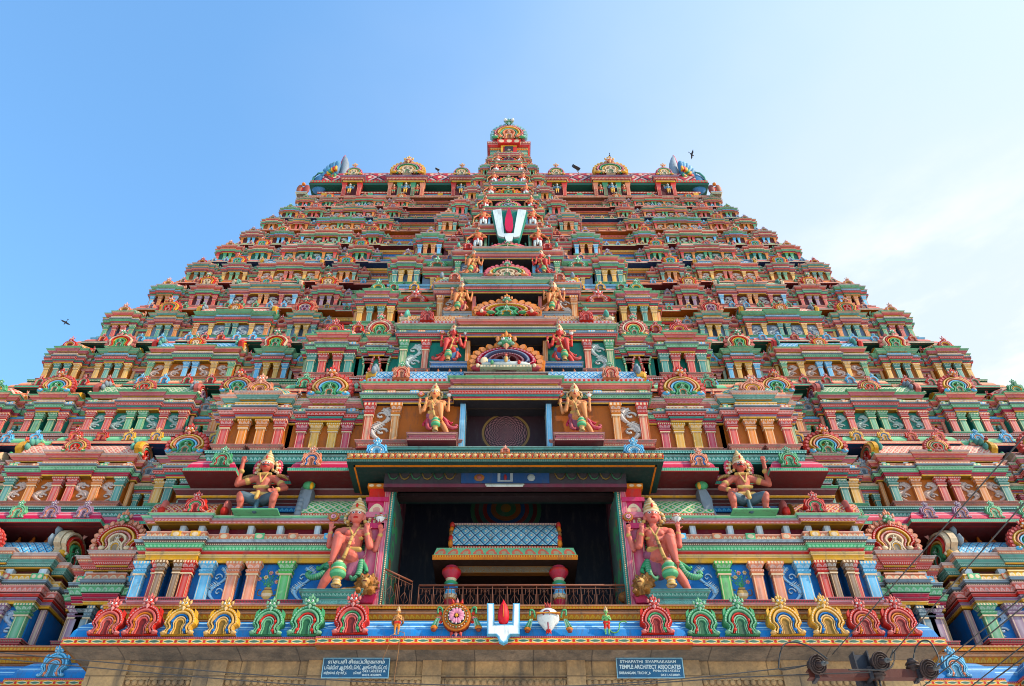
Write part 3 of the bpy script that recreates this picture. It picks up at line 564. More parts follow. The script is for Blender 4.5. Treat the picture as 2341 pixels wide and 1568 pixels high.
def simple_parts(skin, cloth, four=False, folded=True, tail=False, wings=False, voxel=.05):
    c = []; paint = []; A = lambda p, q, r0, r1, k=skin: c.append((p, q, r0, r1, k))
    A((0, 0, 2.1), (0, 0, 1.8), .3, .34); A((0, 0, 2.8), (0, 0, 2.3), .34, .3); A((-.35, 0, 2.92), (.35, 0, 2.92), .2, .2); A((0, 0, 3.0), (0, 0, 3.35), .14, .14)
    for q in (-1, 1):
        A((q*.2, 0, 1.7), (q*.28, -.1, .95), .27, .18, cloth); A((q*.28, -.1, .95), (q*.25, 0, .15), .17, .11, cloth if four else skin); A((q*.25, 0, .1), (q*.32, -.3, .06), .1, .08)
        if folded: A((q*.45, 0, 2.85), (q*.62, -.15, 2.25), .15, .12); A((q*.62, -.15, 2.25), (q*.06, -.5, 2.6), .12, .08); A((q*.05, -.5, 2.6), (q*.02, -.55, 2.9), .07, .05)
        else: A((q*.45, 0, 2.85), (q*.75, 0, 2.2), .15, .12); A((q*.75, 0, 2.2), (q*.7, -.4, 2.5), .12, .08); hand(c, (q*.7, -.4, 2.5), (0, 0, 1), 1, skin)
        if four: A((q*.45, .1, 2.85), (q*1.0, .1, 2.4), .14, .11); A((q*1.0, .1, 2.4), (q*1.05, 0, 3.1), .11, .08); A((q*1.05, 0, 3.25), (q*1.05, 0, 3.45), .14, .14, GD)
    A((-.3, -.1, 1.85), (.3, -.1, 1.85), .27, .27, R if not four else GD); A((-.2, -.2, 2.9), (.2, -.2, 2.9), .12, .12, GD)
    head_caps(c, paint, (0, -.06, 3.62), skin); body = body_mesh('figure_body', c, paint, voxel); cr = MB(); crown_mesh(cr, (0, -.04, 3.62), 1.0, halo=False); d = dict(body=body, crown=mesh_of(cr, 'crown'))
    if tail:
        t = MB(); tubearc(t, [(.2, .1, 1.5), (.6, .05, .5), (1.4, 0, .4), (1.8, 0, 1.0), (2.0, 0, 1.9), (2.7, 0, 2.1), (3.0, 0, 1.9)], .1, (.12, .3, .08), 7); d['tail'] = mesh_of(t, 'tail')
    if wings:
        t = MB()
        for q in (-1, 1): tubearc(t, [(q*.25, .25, 2.9), (q*.65, .3, 2.7), (q*.75, .3, 2.0), (q*.5, .3, 1.5)], [.12, .22, .2, .05], BR, 7)
        d['wings'] = mesh_of(t, 'wings')
    return d
def lion_parts():
    fur = (.34, .14, .045); dk = (.20, .075, .02); c = []; A = lambda p, q, r0, r1, k=fur: c.append((p, q, r0, r1, k)); paint = []
    A((0, 0, .62), (0, -.05, .6), .26, .25); A((0, -.22, .5), (0, -.36, .47), .16, .14, (.55, .3, .12)); A((0, -.3, .33), (0, -.34, .33), .1, .09, (.5, .25, .1)); A((0, -.42, .56), (0, -.46, .54), .05, .06, dk)
    for q in (-1, 1):
        A((q*.2, .0, .84), (q*.22, -.02, .9), .08, .06); A((q*.14, -.25, .7), (q*.14, -.26, .7), .06, .06, (.6, .35, .15)); A((q*.22, -.15, .12), (q*.22, -.4, .1), .12, .1); A((q*.22, -.05, .3), (q*.22, -.15, .1), .14, .12)
        for k in range(3): A((q*.22-.07+.07*k, -.42, .07), (q*.22-.07+.07*k, -.48, .06), .035, .03)
        paint.append(((q*.12, -.3, .7), (.04, .1, .035), DK))
    for k in range(26):
        a = radians(-70 + (k % 13)*27); r = .3 if k < 13 else .38; A((r*cos(a), .05+.08*(k > 12), .58+r*sin(a)*.95), (r*1.2*cos(a), .05, .5+r*1.2*sin(a)), .085, .05, dk if k % 2 else fur)
    for k in range(7): a = -.18+.06*k; A((a, -.2, .28), (a*1.2, -.2, .0), .06, .03, dk if k % 2 else fur)
    A((0, .1, .4), (-.5, .35, .3), .26, .26); A((-.5, .35, .3), (-.9, .3, .28), .26, .22)
    paint.append(((0, -.42, .42), (.1, .14, .03), (.1, .01, .01)))
    return dict(body=body_mesh('lion_body', c, paint, .022, 2))
def figure(name, label, cat, parts, loc, s, rz=0, group=None, wide=1.0):
    r = thing(name, label, cat, loc, rz, group); r.scale = (s*wide, s*wide, s)
    for k, me in parts.items():
        o = bpy.data.objects.new(k, me); COLL.objects.link(o); o.parent = r
    return r
# ------------------------------------------------------------------ the tower: levels read off the picture
Z = [12.49, 20.91, 26.99, 32.7, 37.9, 42.6, 46.83, 50.6, 54.0, 57.05, 59.9, 62.65, 65.2]
DM = [34.4, 36.0, 37.9, 39.7, 41.25, 42.75, 44.05, 45.2, 46.27, 47.2, 48.1, 48.95, 49.75]
DF = [30.0, 31.15, 32.93, 34.75, 36.3, 37.9, 39.2, 40.6, 41.7, 42.6, 43.5, 44.4, 45.6]
WL = [38.3 - .345*(z-Z[0]) for z in Z]
BF = [None, 15.2, 13.8, 10.9, 9.1, 7.6, 6.4, 5.25, 4.43, 3.55, 3.0, 2.45, 1.9]
KW = [None, 0, 3.1, 2.5, 2.2, 1.75, 1.65, 1.35, 1.2, 1.05, .95, .75, .6]
CB = [None, 5.9, 6.9, 5.9, 4.3, 3.5, 3.0, 2.6, 2.3, 1.9, 1.7, 1.5, 1.3]
DW = [None, 5.0, 1.95, 2.0, 1.9, 1.65, 1.5, 1.35, 1.25, 1.05, .95, .85, .75]
GW = [None, 0, 3.9, 4.3, 3.2, 2.9, 2.3, 2.2, 2.2, 2.0, 1.8, 1.65, 1.35]
SXs = [None, 6.35, 3.4, 2.95, 2.8, 2.25, 2.1, 1.85, 1.8, 1.45, 1.25, 1.1, 1.0]
YC = 55.0                                        # centre line of the tower, front to back
LOT = {'plain': 1.0}
tower = thing('temple_tower', 'tall pyramidal temple gateway tower crowded with painted pavilions, cornices and arches, under a clear sky', 'temple tower', (0, 0, 0))
KST = [ # kapota, stripe, lip colour, lip pattern, lip second, bead colour, bead second, soffit
 ((.045,.20,.45), (.40,.60,.70), Y, 'lozenge', R, O, Y, BR), ((.52,.04,.08), (.75,.45,.48), T, 'dentil', LG, T, (.35,.6,.5), M), (LG, (.5,.72,.45), PE, 'scroll', C, PK, (.45,.6,.55), NB),
 (PE, C, T, 'dentil', LG, G, C, DG), (PK, (.8,.5,.5), T, 'dentil', C, LB, C, DG), (PK, PE, T, 'dentil', C, PK, C, RU), (O, PE, MG, 'dentil', C, PE, C, M),
 (PK, C, T, 'dentil', C, LB, C, NB), (LG, C, G, 'dentil', C, PE, C, M), (PE, C, RU, 'dentil', C, PK, C, RU), (T, LG, T, 'dentil', C, T, C, NB), (PK, C, R, 'dentil', C, LG, C, M), (PE, C, PE, 'dentil', C, LG, C, NB)]
RW_ = (.40,.095,.012)
WALLC = [None, BL, RW_, (.02,.16,.11), RW_, (.14,.18,.24), M, RU, DG, M, RU, M, DG]
PILS = [None, [G, O, V, (.12,.19,.22), BR, R], [R, O, G, MG, Y, T], [G, R, V, O, T, R], [O, R, G, LB, Y, T], [G, R, O, T, Y], [R, V, G, LB, O], [G, T, O, R, Y], [R, G, O, T], [LB, R, G, O], [O, R, G], [G, R, O], [R, G, O]]
npil = [0]
def i_even(z): return int(z*1.7) % 3 == 0
def kapota(mb, x0, x1, yf, yb, zb, h, s, st, ext=0):
    kc, sc_, lc, lp, l2, bc, b2, so_ = st; hl = h*.25
    mb.fr(x0, x1, yf, yb, zb, zb+hl*.12, 0, 0, R, ub=so_); mb.fr(x0, x1, yf+.01, yb, zb+hl*.12, zb+hl*.78, 0, 0, lc, lp, l2)
    mb.fr(x0, x1, yf+.05*s, yb, zb+hl*.78, zb+hl, 0, .02*s, MG, 'dots', lit(MG, .4))
    o = [-.10, -.15, -.26, -.44, -.72]; zz = [hl, hl+(h-hl)*.30, hl+(h-hl)*.58, hl+(h-hl)*.82, h]
    for k in range(4): mb.fr(x0, x1, yf, yb, zb+zz[k], zb+zz[k+1], o[k]*s, o[k+1]*s, lit(kc, .0 if k % 2 == 0 else .06), 'stripe' if k in (1, 2) else 'plain', sc_)
def beads(mb, x0, x1, yf, yb, z0, z1, s, st):
    bc, b2 = st[5], st[6]; stack(mb, x0, x1, yf, yb, z0, z1, [(.2, 0, 0, bc, 'plain'), (.42, .02, .10, bc, 'petals', b2, 1), (.12, .06, .06, lit(bc, .2)), (.26, .16, .16, bc, 'dots', b2)], s)
def entab(mb, x0, x1, yf, yb, z0, z1, s, q, posts=True, L=2, ub=None):
    "painted bands between pilaster heads and roof"
    a, b, c_, d, e = q
    rows = [(.07, .02, .02, Y if a != Y else LG, 'plain'), (.06, .05, .05, MG if a != R else V), (.07, .10, .10, a), (.13, .16, .24, b, 'petals' if L else 'dentil', lit(b, .5)), (.05, .22, .22, DK, 'dots', C), (.06, .26, .26, GR if L else c_), (.15, .20, .16, c_, 'petals', C if c_ is not C else O)]
    hz0 = z0 + (z1-z0)*.59; stack(mb, x0, x1, yf, yb, z0, hz0, rows, s, ub)
    hz1 = z0 + (z1-z0)*.75
    mb.fr(x0, x1, yf+.18*s, yb, hz0, hz1, 0, 0, M if not L == 2 else e)
    if posts:
        m = max(2, int(round((x1-x0)/(1.15*s)))); 
        for k in range(m+1):
            x = x0 + .14*s + (x1-x0-.28*s)*k/m; mb.fr(x-.13*s, x+.13*s, yf-.02*s, yf+.2*s, hz0+.004, hz1, 0, 0, (.45, .52, .58), 'grad', W)
            if L: mb.fr(x-.2*s, x+.2*s, yf-.24*s, yf, z0+(z1-z0)*.46, z0+(z1-z0)*.585, 0, 0, [LG, PE, LB, PK][k % 4], 'dots', C)
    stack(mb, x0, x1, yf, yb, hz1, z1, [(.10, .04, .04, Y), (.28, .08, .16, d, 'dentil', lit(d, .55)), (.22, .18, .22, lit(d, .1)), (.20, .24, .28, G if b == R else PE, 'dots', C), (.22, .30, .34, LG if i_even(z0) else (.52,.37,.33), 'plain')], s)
PK_ = [(R, G, C, R, M), (G, R, LB, G, NB), (R, PK, Y, T, M), (MG, LG, PE, R, NB), (T, R, C, MG, M)]
ROOFS = [(G, C), (R, C), (LB, NB), (RU, Y), (PK, C), (T, Y)]
FLM = [((.55,.08,.07), Y, PE, G, R, O), (PE, PK, R, C, V, G), (PE, R, Y, PK, C, G), (R, Y, PE, LB, G, O), (PK, C, R, Y, G, G)]
def pavilion(side, xa, xb, yf, zb, H, s, kind, i, L, rnd, st, deep=2.2, wc=None):
    x0, x1 = (xa, xb) if side > 0 else (-xb, -xa); xc = (x0+x1)/2; w = x1-x0; mb = MB(); yb = yf + deep*s
    t1 = i == 1
    f = dict(b=.24 if t1 else .27, p=.32 if t1 else .34, q=.52 if t1 else .59, e=.80 if t1 else .81)
    if kind == 'mini': f = dict(b=.26, p=.31, q=.50, e=.67)
    z = lambda k: zb + H*f[k]
    wc = wc or WALLC[i]; bc = MG if t1 else rnd.choice([PE, PK, LG, PK]); g = min(.13*w, .2*s) if kind != 'sala' else .15*s
    for a, b in ((x0, xc-g), (xc+g, x1)):
        stack(mb, a, b, yf, yf+.8*s, z('b'), z('p'), [(.3, .10, .02, bc), (.15, .02, .02, lit(bc, .25)), (.3, .0, .10, bc, 'petals' if L else 'plain', C), (.25, .16, .16, bc, 'dentil', (.1,.2,.12))], s)
        mb.fr(a, b, yf+.14*s, yb, z('p'), z('q'), 0, 0, wc)
    mb.fr(xc-g, xc+g, yf+.5*s, yb, z('b'), z('q'), 0, 0, tuple(q*.8 for q in wc))
    mb.fr(x0+.1, x1-.1, yf+.75*s, yb, z('b')-.1*s, z('p'), 0, 0, wc)
    pcs = PILS[i]; p0 = rnd.randrange(len(pcs)); pw = (.40 if i < 4 else .34)*s if kind != 'mini' else .26*s
    pos = [(-w/2+pw*.6, 0), (-g-pw*.55, 1)]
    if kind == 'sala' and w > 3.4*s: pos.insert(1, (-w*.27, 2))
    if kind in ('kuta', 'panj') and w < 1.45*s: pw = w*.2; pos = [(-w/2+pw*.6, 0), (-g*.8-pw*.6, 1)]
    if kind == 'mini': pw = min(pw, w*.24); pos = [(-g-pw*.6, 1)]
    pls = []
    for k, (px, ci) in enumerate(pos):
        for q in (-1, 1): pls.append((xc + q*px, pcs[(p0+ci) % len(pcs)]))
    if L == 2 and w > 2.6*s and kind == 'sala' or (kind == 'sala'):
        for q in (-1, 1):
            cx = xc + q*(w*.5*.62 if w <= 3.4*s else w*.39); hw = w*.13 if w <= 3.4*s else w*.055
            zz0, zz1 = z('p')+.12*(z('q')-z('p')), z('q')-.12*(z('q')-z('p'))
            if w > 3.4*s:
                for c_ in (cx, xc+q*w*.16): scroll_relief(mb, c_, yf+.12*s, zz0, zz1, hw*2.8, lit(wc, .58), q)
            elif i in (4,): mb.prism([(cx-hw*1.5, (zz0+zz1)/2), (cx, zz0), (cx+hw*1.5, (zz0+zz1)/2), (cx, zz1)], yf+.08*s, yf+.14*s, G); mb.prism([(cx-hw*1.2, (zz0+zz1)/2), (cx, zz0+.12*s), (cx+hw*1.2, (zz0+zz1)/2), (cx, zz1-.12*s)], yf+.06*s, yf+.08*s, wc, 'scroll', C, uvk=1.5)
            else: mb.fr(cx-hw*1.5, cx+hw*1.5, yf+.10*s, yf+.13*s, zz0, zz1, 0, 0, tuple(a*1.15+.01 for a in wc), 'flower' if i in (5, 7, 9) else 'scroll', lit(wc, .5), 1.2)
    q5 = PK_[(i + {'kuta': 0, 'sala': 1, 'panj': 2, 'mini': 3}[kind]) % 5]
    entab(mb, x0, x1, yf, yb, z('q'), z('e'), s, q5, posts=(i <= 3 and kind != 'mini'), L=L if kind != 'mini' else 0)
    if kind in ('kuta', 'panj', 'sala'):        # shallow centre step of the bands
        hw = w*.2 if kind == 'sala' else w*.27
        entab(mb, xc-hw, xc+hw, yf-.15*s, yf+.1, z('q'), z('e')+.02*H, s, q5, posts=False, L=L)
    if kind != 'mini':                          # stepped-back shoulders on both sides
        for a, b in ((x0-.34*s, x0-.01), (x1+.01, x1+.34*s)):
            entab(mb, a, b, yf+.34*s, yb, z('q')+.003, z('e')-.025*H, s*.8, q5, posts=False, L=1 if L else 0)
            mb.fr(a+.05*s, b-.05*s, yf+.5*s, yb, z('b'), z('q'), 0, 0, tuple(v*.9 for v in wc)); mb.fr(a, b, yf+.36*s, yb, z('b'), z('p')-.01, 0, .05*s, bc); mb.fr(a+.06*s, b-.06*s, yf+.4*s, yf+.5*s, z('p'), z('q'), 0, 0, pcs[(p0+2) % len(pcs)], 'grad', C)
    nm = {'kuta': 'corner_pavilion', 'sala': 'vaulted_pavilion', 'panj': 'arched_pavilion', 'mini': 'narrow_niche'}[kind]
    small = L == 0
    if small or kind == 'mini' or npil[0]+len(pls) > 100:
        for px, c in pls: pilaster(mb, px, yf-.02*s, z('p'), z('q'), pw, c, lit(c, .28), 1 if L else 0, .2*s)
        pls = []
    zr = z('e'); hr = zb + H*(1.03 if not t1 else .97) - zr; rc, r2 = ROOFS[(i*2 + {'kuta': 1, 'sala': 0, 'panj': 3, 'mini': 2}[kind]) % 6]
    rb = MB() if L else mb
    if kind == 'kuta': 
        dome(rb, xc, yf-.1*s, yf+1.7*s, w*.5, zr, hr*.9, rc, r2, L)
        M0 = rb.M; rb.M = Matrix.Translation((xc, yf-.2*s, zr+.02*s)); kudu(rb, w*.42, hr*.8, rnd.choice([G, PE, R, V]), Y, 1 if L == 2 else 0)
        rb.M = M0
        for q in (-1, 1): rb.M = Matrix.Translation((xc+q*w*.52, yf+.5*s, zr)) @ Matrix.Rotation(q*pi/2, 4, 'Z'); kudu(rb, w*.32, hr*.62, rnd.choice([G, PE, R]), Y, 0)
        rb.M = M0
    elif kind == 'sala':
        barrel(rb, x0+.12*s, x1-.12*s, yf-.05*s, yf+1.5*s, zr+.04*s, hr*.82, rc, r2, L, kx=1.2)
        rb.fr(x0, x1, yf-.12*s, yf+1.5*s, zr, zr+.05*s, 0, 0, R, 'dentil', C)
    elif kind == 'panj': barrel(rb, x0+.05*s, x1-.05*s, yf+.1*s, yf+1.6*s, zr, hr*.7, rc, r2, 0)
    if not small: po = mb.build(nm, tower)
    if kind != 'mini' and L: rb.build('roof', po)
    for px, c in pls:
        pb = MB(); pilaster(pb, px, yf-.02*s, z('p'), z('q'), pw, c, lit(c, .45), 1, .2*s); pb.build('pilaster', po); npil[0] += 1
    # arches
    gb = MB() if L else mb
    if kind in ('panj', 'sala'):
        gw = min(w*.98, (2.0 if i > 1 else 1.6)*s) if kind == 'panj' else 1.25*s; gh = (H*.31 if i > 1 else H*.27) if kind == 'panj' else H*.2
        if kind == 'panj':
            gb.fr(xc-gw*.32, xc+gw*.32, yf-.3*s, yf+.5*s, zr+.002, zr+.10*s, 0, 0, T, 'dentil', C)
        gb.M = Matrix.Translation((xc, yf-(.22 if kind == 'panj' else .3)*s, zr + (.08*s if kind == 'panj' else .03*s)))
        gable(gb, gw, gh, FLM[(i + (kind == 'sala')*2 + rnd.randrange(2)) % 5], 1 if L == 2 else 0); gb.M = None
        if L: gb.build('arch_gable', po)
    if kind == 'mini':
        gb = MB() if L else mb; gb.M = Matrix.Translation((xc, yf-.1*s, zb+H*.67)); kudu(gb, w*.95, H*.16, rnd.choice([V, G, LB, GR, R]), PE, 1 if L == 2 else 0); gb.M = None
        if L: gb.build('arch_ornament', po)
    if kind == 'sala' and i <= 8:
        for q in (-1, 1):
            fb = MB() if L else mb
            inner = (q*side < 0)
            # inner end shows its painted front towards the middle of the tower, outer end its plain back
            fb.M = Matrix.Translation((xc+q*(w/2+.05*s), yf-.15*s+.85*s, zr)) @ Matrix.Rotation(q*pi/2, 4, 'Z')
            gable(fb, 1.9*s, H*.30, FLM[(i+3) % 5], 1 if L == 2 else 0, False, .07)
            fb.M = Matrix.Translation((xc+q*(w/2-.22*s), yf-.05*s+.85*s, zr)) @ Matrix.Rotation(-q*pi/2, 4, 'Z') 
            for k in range(6):
                a = radians(10+32*k); fb.ell((cos(a)*.82*s, -.05*s, (.36*.30*H*.8)+sin(a)*.15*H), (.25*s, .12*s, .22*s), GR if i % 2 else (.10, .28, .22), 6, 4)
            fb.M = None
            if L: fb.build('end_arch', po)
    if small: po = mb.build(nm, tower)
    return po
KC = [R, PE, G, LB, Y, PK, V]
_kc = {}
def kmesh(c, acc, w, h, det):
    key = (c, acc, round(w, 2), round(h, 2), det)
    if key not in _kc: mb = MB(); kudu(mb, w, h, c, acc, det); _kc[key] = mesh_of(mb, 'arch_ornament')
    return _kc[key]
nk = [0]; far = MB()
def krow(parent, xs, y, z, w, h, cols, L):
    for x, c in zip(xs, cols):
        tz = math.sin(x*12.7+z*3.1)*.025; vr = 1 + .05*math.sin(x*7.3+z)
        acc = (G if int(abs(x)*3) % 2 else O) if c in (R, MG, PK) else (BL if c in (Y, PE) else R if c == G else PE)
        if nk[0] < 98 and L == 2:
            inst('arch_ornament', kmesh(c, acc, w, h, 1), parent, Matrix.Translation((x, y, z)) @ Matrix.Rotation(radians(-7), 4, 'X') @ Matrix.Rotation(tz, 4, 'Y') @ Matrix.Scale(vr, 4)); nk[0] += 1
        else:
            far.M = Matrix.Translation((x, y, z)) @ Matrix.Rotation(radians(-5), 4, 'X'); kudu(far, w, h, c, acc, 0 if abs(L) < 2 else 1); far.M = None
def between(rnd, a, b, step):
    m = max(1, int((b-a)/step)); return [a + (k+.5)*(b-a)/m for k in range(m)]
def paircols(rnd, n, pool):
    out = []
    while len(out) < n: c = rnd.choice(pool); out += [c, c]
    return out[:n]
for i in range(1, 13):
    zb, zt = Z[i-1], Z[i]; H = zt-zb; s = H/6; D = DM[i-1]; L = 2 if i <= 3 else 1 if i <= 7 else 0; st = KST[i-1]; W0 = WL[i-1]; Wf = W0-1.2*s
    yf = D+1.3*s; yr = D+2.95*s; rnd = random.Random(100+i); wc = WALLC[i]
    # recessed main wall with its own bands, closed round the sides and back
    mb = MB(); yb = 2*YC-yr; Wr = W0-2.8*s
    bands = [(.10, .1, .1, rnd.choice([PE, PK, LG])), (.07, .16, .16, rnd.choice([R, PK]), 'dentil', C), (.20, 0, 0, wc, 'scroll', lit(wc, .4), 1.), (.05, .1, .1, Y), (.06, .14, .2, rnd.choice([R, MG]), 'dentil', C), (.06, .2, .24, rnd.choice([G, T]), 'petals', C),
             (.05, .14, .14, GR), (.05, .05, .05, rnd.choice([LB, PK]), 'dots', C), (.05, .12, .12, Y), (.06, .06, .06, R, 'dentil', C), (.13, -.1, -.1, rnd.choice([BL, M, (.2,.22,.06)]), 'petals', (.2, .42, .5)), (.05, 0, .1, rnd.choice([O, R]), 'plain'), (.07, .2, .3, rnd.choice([G, Y, R]), 'dots', C)]
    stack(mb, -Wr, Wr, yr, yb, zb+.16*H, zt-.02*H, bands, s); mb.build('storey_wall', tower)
    # cornice round the whole storey foot
    cb = MB(); kapota(cb, -W0, W0, D, 2*YC-D, zb, .16*H, s, st); beads(cb, -W0+.95*s, W0-.95*s, D+.95*s, 2*YC-D-1, zb+.16*H, zb+.27*H, s, st)
    U = lambda u: u*Wf
    mods = [('kuta', U(.925), U(1.0), 0), ('panj', U(.815), U(.89), 0), ('sala', U(.59), U(.775), -.2), ('panj', U(.475), U(.545), 0)]
    minis = [(U(.775)+.25*s, U(.815)-.2*s), (U(.545)+.15*s, U(.59)-.2*s), (U(.89)+.2*s, U(.925)-.15*s), (U(.475)-1.4*s, U(.475)-.4*s)]
    for kind, a, b, o in mods:          # the cornice steps forward under every pavilion
        for sd in (-1, 1):
            A, Bq = (a, b) if sd > 0 else (-b, -a); e = .35*s
            kapota(cb, A-e, Bq+e, D-.22*s+(o*s), D+1, zb+.012*s, .16*H, s, st)
    co = cb.build('cornice', tower)
    for sd in (-1, 1):
        for kind, a, b, o in mods:
            r2 = random.Random(i*50+int(a*10))
            if i == 1 and a > 24: continue
            if i == 2 and a > 29: continue
            pavilion(sd, a, b, yf+o*s, zb, H, s, kind, i, L, r2, st)
        for a, b in minis:
            if b-a < .35*s or (i == 1): continue
            r2 = random.Random(i*70+int(a*10)); pavilion(sd, a, b, yf+.55*s, zb, H, s, 'mini', i, L, r2, st, 1.6)
        # side face pavilions
        if i >= 3:
            sb = MB()
            for yy in np.arange(yf+4*s, YC, 4.2*s):
                x = sd*(W0-1.25*s); X0, X1 = (x-1.2*s, x) if sd > 0 else (x, x+1.2*s)
                sb.fr(X0, X1, yy, yy+2*s, zb+.27*H, zb+.59*H, 0, 0, wc); stack(sb, X0, X1, yy, yy+2*s, zb+.59*H, zb+.8*H, [(1, .1, .1, Y), (1, .2, .3, R), (1, .2, .3, G), (1, .3, .3, C)], s)
                sb.lathe((x-sd*.6*s, yy+s, zb+.8*H), [(.9*s, 0), (1.0*s, .1*H), (.5*s, .18*H), (0, .22*H)], rnd.choice([R, G, O]), 8)
            if sb.f: sb.build('side_pavilions', tower)['kind'] = 'stuff'
    # rows of horseshoe ornaments
    for sd in (-1, 1):
        rr = random.Random(i*9); xs = []
        lo = BF[i]+.9*s; seg = [(lo, U(.475)-.5*s, 1.9 if i > 4 else 1.9), (U(.475)-.2*s, U(.545)+.2*s, 1.5), (U(.59)-.1*s, U(.775)+.1*s, 1.35), (U(.80), U(.90), 1.6), (U(.925), U(1.005), 1.6)]
        pool = {0: [LB], 1: [G, LG, V], 2: [LB, R, Y, PK]}.get(i-1, [R, PE, LB, G, Y, PK])
        for k, (a, b, stp) in enumerate(seg):
            if b-a < .8*s: continue
            X = between(rr, a, b, stp*s); cc = paircols(rr, len(X), pool)
            off = -.22 if k in (1, 2, 3, 4) else 0
            if i == 1: X = [v for v in X if v < 24]
            if i == 2: X = [v for v in X if v < 29]
            krow(co, [sd*v for v in X], D+(.18+off-(.2 if k == 2 else 0))*s, zb+.052*H, .76*s, .155*H, cc, L)
